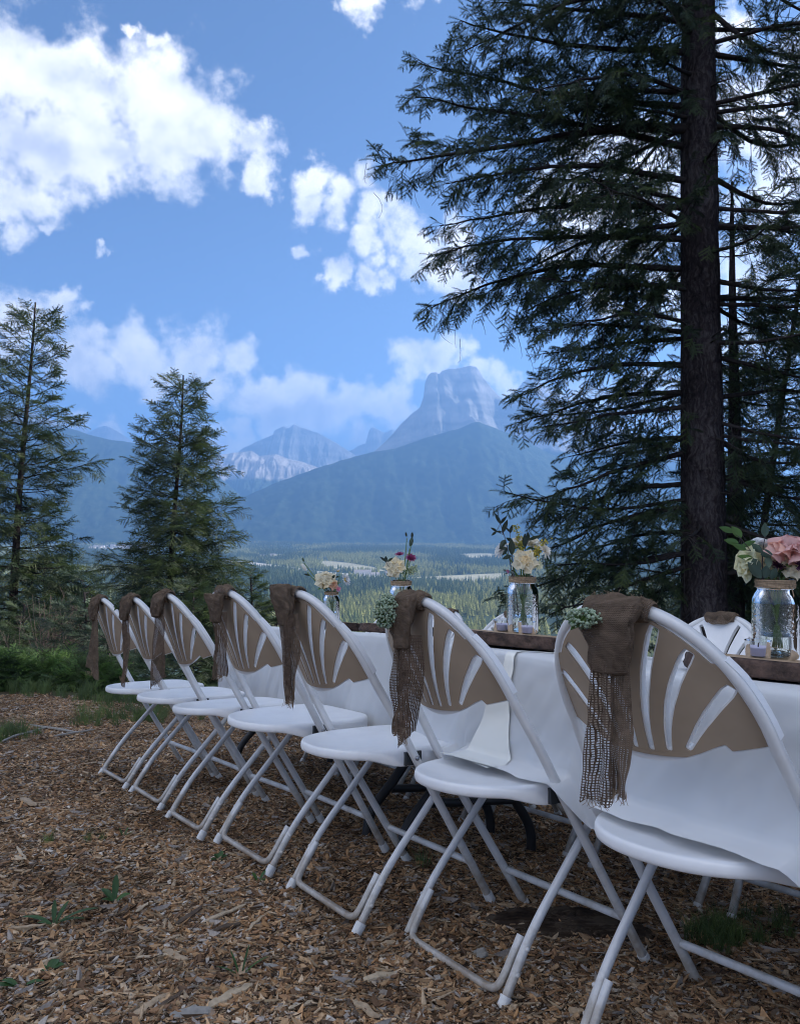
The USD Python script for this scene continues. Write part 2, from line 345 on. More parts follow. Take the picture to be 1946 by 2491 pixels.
def burlap(name, col, pitch, fill):
    k = 2 * math.pi / pitch
    mat(name, {'uv': ('uvmap', {'attribute': 'st'}), 'wob': ('noise_texture', {'scale': 60.0, 'detail': 2.0}), 'wm': ('vector_math', {'math_type': 'multiply_add', 'vector2': (pitch * 1.1,) * 3, 'vector3': (-pitch * .55,) * 3}), 'ua': ('vector_math', {'math_type': 'add'}),
               'sx': ('separate_xyz', {}), 'mx': ('math', {'math_type': 'multiply', 'value2': k}), 'my': ('math', {'math_type': 'multiply', 'value2': k}), 'cx': ('math', {'math_type': 'sine'}), 'cy': ('math', {'math_type': 'sine'}),
               'gx': ('math', {'math_type': 'greater_than', 'value2': 1 - 2 * fill}), 'gy': ('math', {'math_type': 'greater_than', 'value2': 1 - 2 * fill}), 'mm': ('math', {'math_type': 'maximum'}), 'hx': ('math', {'math_type': 'maximum'}),
               'nz': ('noise_texture', {'scale': 45.0, 'detail': 6.0, 'roughness': .7}), 'rp': ('rgb_ramp', {'ramp': [(0.25, tuple(np.array(col) * .45)), (0.75, tuple(np.array(col) * 1.5))]}),
               'b': ('bump', {'strength': .7, 'distance': .0012}), 'p': ('principled_bsdf', {'roughness': .95, 'specular_ior_level': .1}), 't': ('translucent_bsdf', {}), 'm1': ('mix_closure', {'fac': .2}), 'tr': ('transparent_bsdf', {}), 'm2': ('mix_closure', {})},
        [('uv.UV', 'wob.vector'), ('wob.color', 'wm.vector1'), ('uv.UV', 'ua.vector1'), ('wm.vector', 'ua.vector2'), ('ua.vector', 'sx.vector'), ('sx.x', 'mx.value1'), ('sx.y', 'my.value1'), ('mx.value', 'cx.value1'), ('my.value', 'cy.value1'), ('cx.value', 'gx.value1'), ('cy.value', 'gy.value1'), ('gx.value', 'mm.value1'), ('gy.value', 'mm.value2'),
         ('cx.value', 'hx.value1'), ('cy.value', 'hx.value2'), ('hx.value', 'b.height'), ('b.normal', 'p.normal'), ('uv.UV', 'nz.vector'), ('nz.fac', 'rp.fac'), ('rp.color', 'p.base_color'), ('rp.color', 't.color'), ('p.BSDF', 'm1.closure1'), ('t.BSDF', 'm1.closure2'), ('tr.BSDF', 'm2.closure1'), ('m1.closure', 'm2.closure2'), ('mm.value', 'm2.fac')], surface='m2.closure')


burlap('burlap', (.225, .160, .112), .0030, .82); burlap('burlap_open', (.165, .115, .082), .0042, .40); burlap('burlap_mid', (.165, .113, .080), .0034, .64)

mat('glass', {'tc': ('texture_coordinate', {}), 'vo': ('voronoi_texture', {'scale': 95.0, 'feature': 'distance_to_edge'}), 'sz': ('separate_xyz', {}), 'mr': ('map_range', {'from_min': .045, 'from_max': .06, 'to_min': 0.0, 'to_max': 1.0, 'clamp': True}), 'mr2': ('map_range', {'from_min': .128, 'from_max': .118, 'to_min': 0.0, 'to_max': 1.0, 'clamp': True}),
              'mu': ('math', {'math_type': 'multiply'}), 'mh': ('math', {'math_type': 'multiply'}), 'b': ('bump', {'strength': .45, 'distance': .0018}), 'p': ('principled_bsdf', {'base_color': (.97, .99, .98), 'roughness': .02, 'ior': 1.46, 'transmission_weight': 1.0})},
    [('tc.object', 'vo.vector'), ('tc.object', 'sz.vector'), ('sz.z', 'mr.value'), ('sz.z', 'mr2.value'), ('mr.result', 'mu.value1'), ('mr2.result', 'mu.value2'), ('vo.distance', 'mh.value1'), ('mu.value', 'mh.value2'), ('mh.value', 'b.height'), ('b.normal', 'p.normal')])
mat('clear_glass', {'p': ('principled_bsdf', {'base_color': (.97, .99, .98), 'roughness': .03, 'ior': 1.46, 'transmission_weight': 1.0})}, [])
mat('water', {'p': ('principled_bsdf', {'base_color': (.96, .99, .95), 'roughness': .0, 'ior': 1.33, 'transmission_weight': 1.0})}, [])

# tree bark
mat('bark', {'geo': ('geometry', {}), 'n0': ('noise_texture', {'scale': 5.0, 'detail': 4.0}), 'nm': ('vector_math', {'math_type': 'multiply_add', 'vector2': (.16, .16, .30), 'vector3': (-.08, -.08, -.15)}), 'av': ('vector_math', {'math_type': 'add'}), 'mp': ('mapping', {'scale': (1, 1, .26)}), 'vo': ('voronoi_texture', {'scale': 30.0, 'feature': 'distance_to_edge', 'detail': 1.5}), 'nz': ('noise_texture', {'scale': 42.0, 'detail': 8.0, 'roughness': .72}), 'n2': ('noise_texture', {'scale': 2.2, 'detail': 3.0}),
             'ad': ('math', {'math_type': 'multiply_add', 'value2': .62}), 'a2': ('math', {'math_type': 'multiply_add', 'value2': .5}), 'rp': ('rgb_ramp', {'ramp': [(0.58, (.008, .007, .009)), (0.78, (.034, .028, .031)), (1.0, (.095, .085, .088))]}), 'b': ('bump', {'strength': 1.0, 'distance': .022}), 'p': ('principled_bsdf', {'roughness': .95, 'specular_ior_level': .15})},
    [('geo.position', 'n0.vector'), ('n0.color', 'nm.vector1'), ('geo.position', 'av.vector1'), ('nm.vector', 'av.vector2'), ('av.vector', 'mp.vector'), ('mp.vector', 'vo.vector'), ('mp.vector', 'nz.vector'), ('geo.position', 'n2.vector'), ('vo.distance', 'ad.value1'), ('nz.fac', 'ad.value3'), ('n2.fac', 'a2.value1'), ('ad.value', 'a2.value3'), ('a2.value', 'rp.fac'), ('ad.value', 'b.height'), ('b.normal', 'p.normal'), ('rp.color', 'p.base_color')])
plain('branch_bark', (.026, .022, .022), .95, noise=(40, .5))

# ground: dark trodden mulch on the site, needles and grass beyond its rim, forest floor in the valley
mat('ground', {'geo': ('geometry', {}), 'sx': ('separate_xyz', {}), 'n1': ('noise_texture', {'scale': 3.0, 'detail': 6.0}), 'n2': ('noise_texture', {'scale': 60.0, 'detail': 6.0, 'roughness': .7}),
               'soil': ('rgb_ramp', {'ramp': [(0.3, (.030, .020, .014)), (0.55, (.095, .065, .042)), (0.75, (.17, .125, .085))]}), 'green': ('rgb_ramp', {'ramp': [(0.3, (.035, .045, .020)), (0.7, (.085, .10, .045))]}), 'n3': ('noise_texture', {'scale': 0.011, 'detail': 8.0, 'roughness': .65}),
               'vf': ('rgb_ramp', {'ramp': [(0.35, (.020, .036, .022)), (0.55, (.045, .065, .032)), (0.75, (.12, .125, .06))]}), 'e1': ('math', {'math_type': 'multiply_add', 'value2': 1.6}), 'e2': ('map_range', {'range_type': 'smoothstep', 'from_min': 7.5, 'from_max': 8.6, 'to_min': 0.0, 'to_max': 1.0, 'clamp': True}),
               'e3': ('map_range', {'from_min': 150.0, 'from_max': 300.0, 'to_min': 0.0, 'to_max': 1.0, 'clamp': True}), 'm1': ('mix', {}), 'm2': ('mix', {}), 'b': ('bump', {'strength': .8, 'distance': .012}), 'p': ('principled_bsdf', {'roughness': .95, 'specular_ior_level': .1})},
    [('geo.position', 'sx.vector'), ('geo.position', 'n1.vector'), ('geo.position', 'n2.vector'), ('geo.position', 'n3.vector'), ('n2.fac', 'soil.fac'), ('n2.fac', 'green.fac'), ('n3.fac', 'vf.fac'), ('n1.fac', 'e1.value1'), ('sx.y', 'e1.value3'), ('e1.value', 'e2.value'), ('sx.y', 'e3.value'),
     ('soil.color', 'm1.color1'), ('green.color', 'm1.color2'), ('e2.result', 'm1.fac'), ('m1.color', 'm2.color1'), ('vf.color', 'm2.color2'), ('e3.result', 'm2.fac'), ('m2.color', 'p.base_color'), ('n2.fac', 'b.height'), ('b.normal', 'p.normal')])
mat('chips', {'at': ('attribute', {'attribute': 'tint'}), 'tc': ('texture_coordinate', {}), 'nz': ('noise_texture', {'scale': 150.0, 'detail': 4.0}), 'rp': ('rgb_ramp', {'ramp': [(0.3, (.72, .72, .72)), (0.7, (1.1, 1.1, 1.1))]}), 'mu': ('mix', {'mix_type': 'multiply', 'fac': 1.0}), 'mv': ('mix', {'mix_type': 'multiply', 'fac': 1.0}), 'geo': ('geometry', {}), 'pn': ('noise_texture', {'scale': 2.6, 'detail': 4.0, 'roughness': .6}), 'pr': ('rgb_ramp', {'ramp': [(.32, (.62, .58, .55)), (.5, (.98, .97, .96)), (.68, (1.2, 1.16, 1.12))]}), 'p': ('principled_bsdf', {'roughness': .85, 'specular_ior_level': .2})},
    [('tc.object', 'nz.vector'), ('nz.fac', 'rp.fac'), ('at.color', 'mu.color1'), ('rp.color', 'mu.color2'), ('geo.position', 'pn.vector'), ('pn.fac', 'pr.fac'), ('mu.color', 'mv.color1'), ('pr.color', 'mv.color2'), ('mv.color', 'p.base_color')])


def mountain(name, rock_lo, rock_hi, tree_lo, tree_hi, line, soft, strata=.01):
    """Bare banded rock above the tree line, forest below it."""
    mat(name, {'geo': ('geometry', {}), 'sx': ('separate_xyz', {}), 'n1': ('noise_texture', {'scale': .0035, 'detail': 7.0, 'roughness': .6}), 'n2': ('noise_texture', {'scale': .02, 'detail': 6.0, 'roughness': .65}), 'mp': ('mapping', {'scale': (.0012, .0012, strata)}), 'st': ('noise_texture', {'scale': 1.0, 'detail': 5.0, 'roughness': .6}),
               'rk': ('rgb_ramp', {'ramp': [(0.35, rock_lo), (0.65, rock_hi)]}), 'tr': ('rgb_ramp', {'ramp': [(0.35, tree_lo), (0.68, tree_hi)]}), 'ln': ('math', {'math_type': 'multiply_add', 'value2': soft}), 'mr': ('map_range', {'range_type': 'smoothstep', 'from_min': line + soft * .5 - 30, 'from_max': line + soft * .5 + 30, 'to_min': 0.0, 'to_max': 1.0, 'clamp': True}),
               'm': ('mix', {}), 'b': ('bump', {'strength': .6, 'distance': 12.0}), 'p': ('principled_bsdf', {'roughness': .95, 'specular_ior_level': .05})},
        [('geo.position', 'sx.vector'), ('geo.position', 'n1.vector'), ('geo.position', 'n2.vector'), ('geo.position', 'mp.vector'), ('mp.vector', 'st.vector'), ('st.fac', 'rk.fac'), ('n2.fac', 'tr.fac'), ('n1.fac', 'ln.value1'), ('sx.z', 'ln.value3'), ('ln.value', 'mr.value'), ('tr.color', 'm.color1'), ('rk.color', 'm.color2'), ('mr.result', 'm.fac'), ('m.color', 'p.base_color'), ('n2.fac', 'b.height'), ('b.normal', 'p.normal')])


mountain('peak_rock', (.14, .14, .14), (.29, .285, .28), (.020, .038, .024), (.045, .07, .035), 560.0, 260.0)
mountain('wooded_slope', (.14, .15, .13), (.26, .26, .24), (.016, .034, .022), (.062, .088, .046), 780.0, 150.0)
mountain('scree', (.26, .24, .23), (.46, .43, .41), (.03, .05, .03), (.06, .085, .045), 420.0, 260.0)
mountain('far_rock', (.15, .15, .155), (.28, .28, .28), (.022, .042, .026), (.05, .075, .04), 520.0, 300.0)
HAZE_DENSITY = 0.000160
mat('haze', {'v': ('principled_volume', {'color': (.20, .45, 1.0), 'density': HAZE_DENSITY, 'anisotropy': 0.25})}, [], surface=None, volume='v.volume')
# ------------------------------------------------------------------ ground: one sheet from under the camera to beyond the mountains
ang = np.concatenate([np.linspace(-math.pi * .30, math.pi * .30, 420), np.linspace(math.pi * .30, math.pi * 1.70, 90)[1:-1]])
rad = np.concatenate([[0.0], np.geomspace(0.25, 14000.0, 400)])
A, R = np.meshgrid(ang, rad, indexing='xy')
gx, gy = R * np.sin(A), R * np.cos(A)
gz = ground_z(gx, gy)
near = smoothstep(14, 6, R)
gz = gz + near * 0.022 * (meshkit.fbm(np.stack([gx * 2.2, gy * 2.2, 0 * gx], -1), 4, 3) - .5) + smoothstep(8, 12, R) * smoothstep(200, 60, R) * .5 * (meshkit.fbm(np.stack([gx * .5, gy * .5, 0 * gx], -1), 4, 5) - .5)
obj('ground', trimesh.Trimesh(np.stack([gx, gy, gz], -1).reshape(-1, 3), grid_faces(len(rad), len(ang), True)[:, ::-1], process=False), 'ground', smooth=True, kind='structure', label='trodden ground falling away to a forested valley floor')

# ------------------------------------------------------------------ mountains: each ridge stands at its own distance and has two flanks


def massif(name, label, pts, dist, mat, front, back, steep=1.5, spur=.16, freq=1 / 420., seed=0, ny=90, nx=420, crag=18.0):
    p = np.array([at(u, v, y) for (u, v), y in zip(pts, np.broadcast_to(dist, len(pts)))])
    s = np.linspace(0, 1, len(pts)); cu = np.concatenate([[0], np.cumsum(np.linalg.norm(np.diff(p, axis=0), axis=1))]); q = np.linspace(0, cu[-1], nx)
    ridge = np.stack([np.interp(q, cu, p[:, k]) for k in range(3)], -1)
    ridge[:, 2] += crag * (meshkit.fbm(np.stack([ridge[:, 0] / 60., 0 * q, 0 * q + seed], -1), 4, seed) - .5) * .7
    t = np.concatenate([-np.linspace(1, 0, 24)[:-1] ** 1.3, np.linspace(0, 1, ny) ** 1.25])
    S, T = np.meshgrid(np.arange(nx), t, indexing='ij')
    x = ridge[S, 0] + 0 * T; y = ridge[S, 1] - np.where(T > 0, T * front, T * back); base = VALLEY - 40
    rel = ridge[S, 2] - base
    # flanks: cliffs at the top, long aprons below, cut by gullies
    prof = np.where(T > 0, (1 - np.abs(T)) ** steep, (1 - np.abs(T)) ** 1.2)
    w = np.abs(T) * (1 - np.abs(T)) * 4
    n = meshkit.fbm(np.stack([x * freq + 7 * seed, y * freq * .38, 0 * x + seed], -1), 5, seed + 11); rdg = 1 - np.abs(2 * n - 1) * 2.0
    fine = meshkit.fbm(np.stack([x / 45., y / 90., ridge[S, 2] * 0 + seed], -1), 4, seed + 5) - .5
    z = base + rel * prof + rel * spur * w * (rdg - .35) + crag * 1.6 * fine * np.minimum(1, np.abs(T) * 12)
    z = np.where(np.abs(T) > .999, base, z)
    m = sheet(np.stack([x, y, z], -1)); m.invert()
    obj(name, m, mat, smooth=True, kind='structure', label=label)


massif('mountain', 'tall square topped rock peak standing highest in the view', [(840, 1150), (880, 1118), (917, 1093), (954, 1056), (975, 1032), (1006, 1003), (1022, 990), (1030, 964), (1034, 931), (1040, 915), (1049, 906), (1060, 905), (1068, 910), (1076, 901), (1088, 897), (1105, 896), (1122, 894), (1144, 889), (1158, 893), (1167, 904), (1175, 920), (1191, 937), (1207, 956), (1222, 970), (1234, 976), (1250, 960), (1272, 930), (1292, 915), (1320, 935), (1360, 965), (1420, 1000), (1520, 1045), (1640, 1090), (1800, 1130), (2050, 1180)], 7200., 'peak_rock', 2300., 1500., 1.45, .13, 1 / 330., 1, crag=26)
massif('mountain', 'dark wooded foothill sloping up to the right below the square peak', [(380, 1310), (470, 1262), (547, 1228), (600, 1206), (658, 1180), (764, 1141), (869, 1108), (911, 1099), (964, 1090), (1027, 1068), (1080, 1052), (1122, 1040), (1145, 1030), (1165, 1026), (1201, 1040), (1260, 1062), (1330, 1100), (1420, 1140), (1560, 1190), (1750, 1235), (2000, 1270)], 5600., 'wooded_slope', 1100., 700., 1.1, .08, 1 / 300., 2, crag=14)
massif('mountain', 'long wooded ridge at the left behind the two spruces', [(-260, 1010), (-120, 985), (0, 985), (60, 1000), (106, 1012), (157, 1038), (234, 1062), (278, 1071), (341, 1079), (421, 1092), (472, 1112), (520, 1150), (580, 1200), (660, 1260), (760, 1318)], 6300., 'wooded_slope', 1300., 900., 1.2, .09, 1 / 320., 3, crag=14)
massif('mountain', 'pale wooded spur falling to the right in front of the left ridge', [(-300, 1060), (-100, 1060), (60, 1075), (120, 1085), (168, 1100), (230, 1137), (293, 1176), (360, 1215), (430, 1260), (520, 1318)], 5300., 'wooded_slope', 800., 500., 1.15, .08, 1 / 300., 4, crag=10)
massif('mountain', 'pale grey scree ridge lit by the sun in the gap', [(430, 1150), (480, 1124), (510, 1112), (532, 1105), (560, 1102), (590, 1099), (612, 1097), (632, 1110), (655, 1106), (672, 1105), (700, 1116), (735, 1124), (770, 1136), (830, 1160), (900, 1200)], 8200., 'scree', 1500., 900., 1.15, .22, 1 / 210., 5, crag=16)
massif('mountain', 'broad blue mountain with a notched summit in the gap', [(500, 1150), (545, 1125), (582, 1098), (590, 1090), (632, 1071), (664, 1058), (669, 1046), (690, 1036), (697, 1040), (704, 1041), (714, 1032), (732, 1039), (774, 1053), (795, 1065), (822, 1080), (850, 1098), (880, 1120), (930, 1150)], 10400., 'far_rock', 1700., 1200., 1.25, .12, 1 / 400., 6, crag=22)
massif('mountain', 'small tooth shaped summit left of the square peak', [(820, 1120), (848, 1098), (870, 1086), (890, 1078), (897, 1050), (902, 1040), (909, 1039), (922, 1046), (935, 1052), (944, 1049), (954, 1045), (966, 1050), (1000, 1080), (1060, 1120)], 11300., 'far_rock', 1500., 1200., 1.25, .12, 1 / 400., 7, crag=20)
massif('mountain', 'pair of small far summits behind the left ridge', [(60, 1080), (120, 1062), (160, 1050), (178, 1045), (194, 1034), (208, 1042), (220, 1049), (238, 1040), (256, 1035), (270, 1040), (284, 1048), (300, 1058), (322, 1073), (380, 1095), (460, 1110)], 11900., 'far_rock', 1500., 1200., 1.25, .12, 1 / 400., 8, crag=18)


# ------------------------------------------------------------------ fields, gravel bars and the town of the valley floor
def floor_at(u, v):
    d = pix_dir(u, v); t = (VALLEY - CAM_H) / d[2]; return (d * t)[:2]


def field(name, label, pix, mat):
    poly = Polygon([floor_at(*q) for q in pix]).buffer(18).buffer(-10)
    m = trimesh.creation.extrude_polygon(poly, 1.0, engine='earcut').subdivide_to_size(60.0)
    v = m.vertices.copy(); v[:, 2] = ground_z(v[:, 0], v[:, 1]) + np.where(m.vertices[:, 2] > .5, .8, -.6)
    obj(name, trimesh.Trimesh(v, m.faces, process=False), mat, kind='structure', label=label); return poly


fields = [field('gravel_bar', 'long pale gravel strip along the river at the left', [(535, 1362), (600, 1366), (690, 1376), (790, 1388), (860, 1391), (930, 1396), (925, 1402), (850, 1398), (770, 1395), (690, 1387), (600, 1378), (540, 1372)], 'gravel_bar'),
          field('meadow', 'tan meadow crossing the valley behind the purple bouquet', [(790, 1366), (840, 1370), (900, 1378), (930, 1385), (880, 1386), (820, 1380), (780, 1374)], 'field'),
          field('meadow', 'pale meadow between the two middle jars', [(1000, 1399), (1080, 1397), (1140, 1396), (1230, 1394), (1240, 1402), (1180, 1412), (1120, 1416), (1050, 1412), (1000, 1407)], 'field'),
          field('meadow', 'narrow pale clearing on the far forest', [(620, 1352), (680, 1350), (705, 1353), (650, 1358)], 'field'),
          field('meadow', 'wide tan clearing by the white town', [(215, 1330), (370, 1329), (380, 1338), (220, 1340)], 'field'),
          field('meadow', 'far clearing behind the dark sprig bouquet', [(1120, 1352), (1190, 1350), (1240, 1356), (1150, 1362)], 'field')]


def house(u, v, w, d, h, turn, label, group):
    x, y = floor_at(u, v); z = float(ground_z(x, y)); c, s = math.cos(turn), math.sin(turn)
    M = frame_matrix([x, y, z], [c, s, 0], [-s, c, 0], [0, 0, 1]); t = thing('house', label, 'house', group, M)
    b = trimesh.creation.box([w, d, h + 2]); b.apply_translation([0, 0, h / 2 - 1]); obj('wall', b, 'house_wall', t)
    e = .7; rv = np.array([[-w / 2 - e, -d / 2 - e, h], [w / 2 + e, -d / 2 - e, h], [w / 2 + e, d / 2 + e, h], [-w / 2 - e, d / 2 + e, h], [-w / 2 - e, 0, h + d * .32], [w / 2 + e, 0, h + d * .32]])
    obj('roof', trimesh.Trimesh(rv + [0, 0, .02], [[0, 1, 5], [0, 5, 4], [2, 3, 4], [2, 4, 5], [0, 4, 3], [1, 2, 5], [0, 3, 2], [0, 2, 1]], process=False), 'house_roof', t)


for k in range(26):
    house(222 + k * 5.9 + rng.uniform(-2, 2), 1332 + rng.uniform(-3, 4), rng.uniform(13, 26), rng.uniform(10, 15), rng.uniform(6, 12), rng.uniform(-.4, .4), 'white far house in the row of town buildings at the left', 'houses of the far valley town')
house(882, 1392, 44, 16, 8, .05, 'long white shed on the meadow left of the purple bouquet', None)
house(912, 1395, 22, 12, 6, .2, 'small white shed right of the long shed in the valley', None)
house(946, 1393, 20, 12, 6, -.2, 'white barn in the valley just left of the purple bouquet stems', None)
for k, (u, v) in enumerate([(640, 1356), (655, 1357), (664, 1354), (800, 1352), (815, 1353)]):
    house(u, v, 20, 13, 6, rng.uniform(-.3, .3), 'small white building among the trees of the middle valley', 'buildings among the valley trees')


# ------------------------------------------------------------------ the forest of the valley floor: clumps of small conifers, too many to count
def small_tree(h, w, sides, layers, seed, droop=.12):
    r = np.random.default_rng(seed); ms = []
    for k in range(layers):
        z0 = h * (.08 + .86 * k / layers); z1 = z0 + h * (1.35 / layers); rr = w * (1 - k / layers) ** .85 + .05 * w
        a = np.arange(sides) * 2 * np.pi / sides + r.uniform(0, 6); ra = rr * r.uniform(.65, 1.15, sides)
        v = np.concatenate([np.stack([ra * np.cos(a), ra * np.sin(a), z0 - h * droop * .3 * r.uniform(.3, 1.4, sides)], -1), [[r.normal(0, .03 * w), r.normal(0, .03 * w), min(h, z1)]]])
        i = np.arange(sides); ms.append(trimesh.Trimesh(v, np.stack([i, (i + 1) % sides, 0 * i + sides], -1), process=False))
    return cat(ms)


def clump(n, spread, h0, h1, sides, layers, seed, slim=.17):
    r = np.random.default_rng(seed); ms = []
    for k in range(n):
        h = r.uniform(h0, h1); m = small_tree(h, h * slim * r.uniform(.8, 1.3), sides, layers, seed * 100 + k); a, d = r.uniform(0, 6.3), spread * math.sqrt(r.uniform()); m.apply_translation([d * math.cos(a), d * math.sin(a), -.6]); ms.append(m)
    return cat(ms)


def scatter(n, y0, y1, half=.62, power=1.0):
    y = np.sqrt(rng.uniform(y0 ** 2, y1 ** 2, n)); a = rng.uniform(-half, half, n); return y * np.tan(a), y


def clear_of(x, y, grow):
    ok = np.ones(len(x), bool)
    for p in fields:
        ok &= ~shapely.contains_xy(p.buffer(grow), x, y)
    return ok


def upright(n):
    a = rng.uniform(0, 2 * np.pi, n); return np.stack([np.cos(a / 2), 0 * a, 0 * a, np.sin(a / 2)], -1)


def forest_layer(n, y0, y1, mats, spread, cnt, h0, h1, label, sides=6, layers=5, grow=8, mix=.5):
    x, y = scatter(n, y0, y1); k = clear_of(x, y, grow); x, y = x[k], y[k]
    patch = meshkit.fbm(np.stack([x / 260., y / 480., 0 * x], -1), 3, 9)
    gap = meshkit.fbm(np.stack([x / 90., y / 160., 0 * x + 3], -1), 3, 19); k = gap < .64; x, y, patch = x[k], y[k], patch[k]
    pr = [(clump(cnt, spread, h0, h1, sides, layers, 40 + i), mats[0]) for i in range(4)] + [(clump(cnt, spread, h0 * .8, h1 * .85, sides, max(3, layers - 1), 60 + i, .21), mats[1]) for i in range(3)]
    asp = patch + rng.normal(0, .05, len(x)) > mix
    idx = np.where(asp, rng.integers(4, 7, len(x)), rng.integers(0, 4, len(x)))
    instancer('forest', None, pr, idx, np.stack([x, y, ground_z(x, y)], -1), upright(len(x)), rng.uniform(.75, 1.25, len(x)), label, 'stuff', 'forest')


forest_layer(2600, 700., 1250., ('far_conifer', 'far_aspen'), 13., 7, 13., 24., 'nearest conifers and pale aspens of the valley below the table', 8, 8, 6, .50)
forest_layer(5200, 1250., 2100., ('far_conifer', 'far_aspen'), 15., 8, 12., 22., 'dark conifer belt in front of the pale meadows', 6, 5, 8, .56)
forest_layer(9000, 2100., 3400., ('far_conifer', 'far_aspen'), 20., 9, 11., 20., 'forest of the middle valley beyond the meadows', 5, 4, 10, .52)
forest_layer(9000, 3400., 5400., ('far_conifer', 'far_aspen'), 30., 12, 11., 20., 'far forest reaching the foot of the mountains', 5, 3, 10, .50)

# ------------------------------------------------------------------ the air
hz = trimesh.creation.box([34000., 29000., 1600. + 175.]); hz.apply_translation([0, -100., (1600. - 175.) / 2])
obj('haze', hz, 'haze', kind='stuff', label='blue summer haze lying over the valley')
# ------------------------------------------------------------------ white folding chairs with fan backs
ZB, YT, ZT = 0.4108, -0.2452, 0.8591                                # pivot height; top of the arch
WF, YF, WR, YR, WB = 0.2082, 0.2542, 0.1929, -0.1616, 0.2244
WT = unit([0, YT, ZT - 0.012 - ZB]); NB = np.cross(WT, [1.0, 0, 0])   # up the back; forward through it
BOLT = np.array([0, 0, ZB])


def back(x, w, t=0.0):
    x, w, t = np.broadcast_arrays(np.asarray(x, float), w, t); return BOLT + x[..., None] * [1.0, 0, 0] + w[..., None] * WT + t[..., None] * NB


ARCH_W, ARCH_X, ARCH_H = 0.235, 0.212, 0.262
th = np.linspace(0, math.pi, 41)


def arch(k=1.0):
    c, s = np.cos(th), np.sin(th); return ARCH_X * k * np.sign(c) * np.abs(c) ** .94, ARCH_W + (ARCH_H - ARCH_X * (1 - k)) * np.abs(s) ** .94


ax_, aw_ = arch(); aw_ = np.where(aw_ > .50, .50 - 0 * aw_, aw_) if False else aw_


def bow(x, w):
    return -.060 * np.clip(1 - (np.asarray(x) / .2) ** 2, 0, 1) * np.clip(1 - (np.asarray(w) - .24) / .25, 0, 1.1) ** .8


def slot(top, midp, bot, w0=.0078, w1=.0016):
    c = 2 * np.array(midp) - .5 * (np.array(top) + np.array(bot)); p = bez(top, c, bot, 14)[:, :2] if len(top) > 2 else bez([*top, 0], [*c, 0], [*bot, 0], 14)[:, :2]
    t = unit(np.gradient(p, axis=0)); nn = np.stack([-t[:, 1], t[:, 0]], -1); wd = np.interp(np.linspace(0, 1, 14), [0, .06, .45, 1], [w0 * .75, w0, w0 * .8, w1])[:, None]
    return Polygon(np.concatenate([p + nn * wd, (p - nn * wd)[::-1]])).buffer(.001)


SLOTS = [slot((sg * a[0], a[1]), (sg * b[0], b[1]), (sg * c[0], c[1])) for sg in (1, -1) for a, b, c in (((.178, .352), (.128, .304), (.086, .252)), ((.130, .418), (.076, .338), (.051, .250)), ((.078, .460), (.031, .352), (.017, .248)))]
xb = np.linspace(-.14, .14, 25)
_lo = [(-.199, .240), (-.150, .240), (-.143, .253)] + [(x, .224 + .030 * (x / .14) ** 2) for x in xb[1:-1]] + [(.143, .253), (.150, .240), (.199, .240)]
_ax, _aw = arch(.965)
PANEL = Polygon(list(zip(_ax, _aw)) + [q for q in _lo]).buffer(0)
_o = Polygon(list(zip(*arch(1.05)))); _i = Polygon(list(zip(*arch(.93))))
PANEL = PANEL.union(_o.difference(_i).intersection(Polygon([(-.3, .256), (.3, .256), (.3, .40), (-.3, .40)]))).buffer(.001)
PANEL = PANEL.difference(unary_union(SLOTS))


_i0 = Polygon(list(zip(*arch(.99)))).union(Polygon([(-.19, .2), (.19, .2), (.19, .25), (-.19, .25)]))


def panel_mesh(poly, t0, t1, size=.014):
    m = trimesh.creation.extrude_polygon(poly.simplify(.0006), t1 - t0, engine='earcut').subdivide_to_size(size); v = m.vertices
    return trimesh.Trimesh(back(v[:, 0], v[:, 1], t0 + v[:, 2] + bow(v[:, 0], v[:, 1])), m.faces, process=False)


def front_side(s):
    return [np.array([s * WF, YF, .0]), np.array([s * WB, 0, ZB]), back(s * WB, .12), back(s * ARCH_X, ARCH_W)]


def seat_mesh():
    n = 64; a = np.linspace(0, 2 * np.pi, n, endpoint=False); c, s = np.cos(a), np.sin(a)
    ex = np.where(s < 0, 2.25, 5.0); x = .206 * np.sign(c) * np.abs(c) ** (2 / ex); y = np.where(s < 0, .215, .205) * np.sign(s) * np.abs(s) ** (2 / ex) + .022
    rings = []
    for k, h in ((.0, .424), (.55, .4255), (.86, .429), (.955, .4325), (.985, .431), (1.0, .425), (1.004, .416), (.995, .409), (.975, .406), (.955, .409), (.94, .415), (.6, .416), (0, .416)):
        rings.append(np.stack([x * k, .022 + (y - .022) * k, np.full(n, h) + (h < .411) * (k > .95) * (-.012 * smoothstep(.05, .23, y) - .020 * smoothstep(.13, .2, np.abs(x)) * smoothstep(-.13, -.02, y))], -1))
    v = np.array(rings); m = trimesh.Trimesh(v.reshape(-1, 3), grid_faces(len(rings), n, True)[:, ::-1], process=False); return m


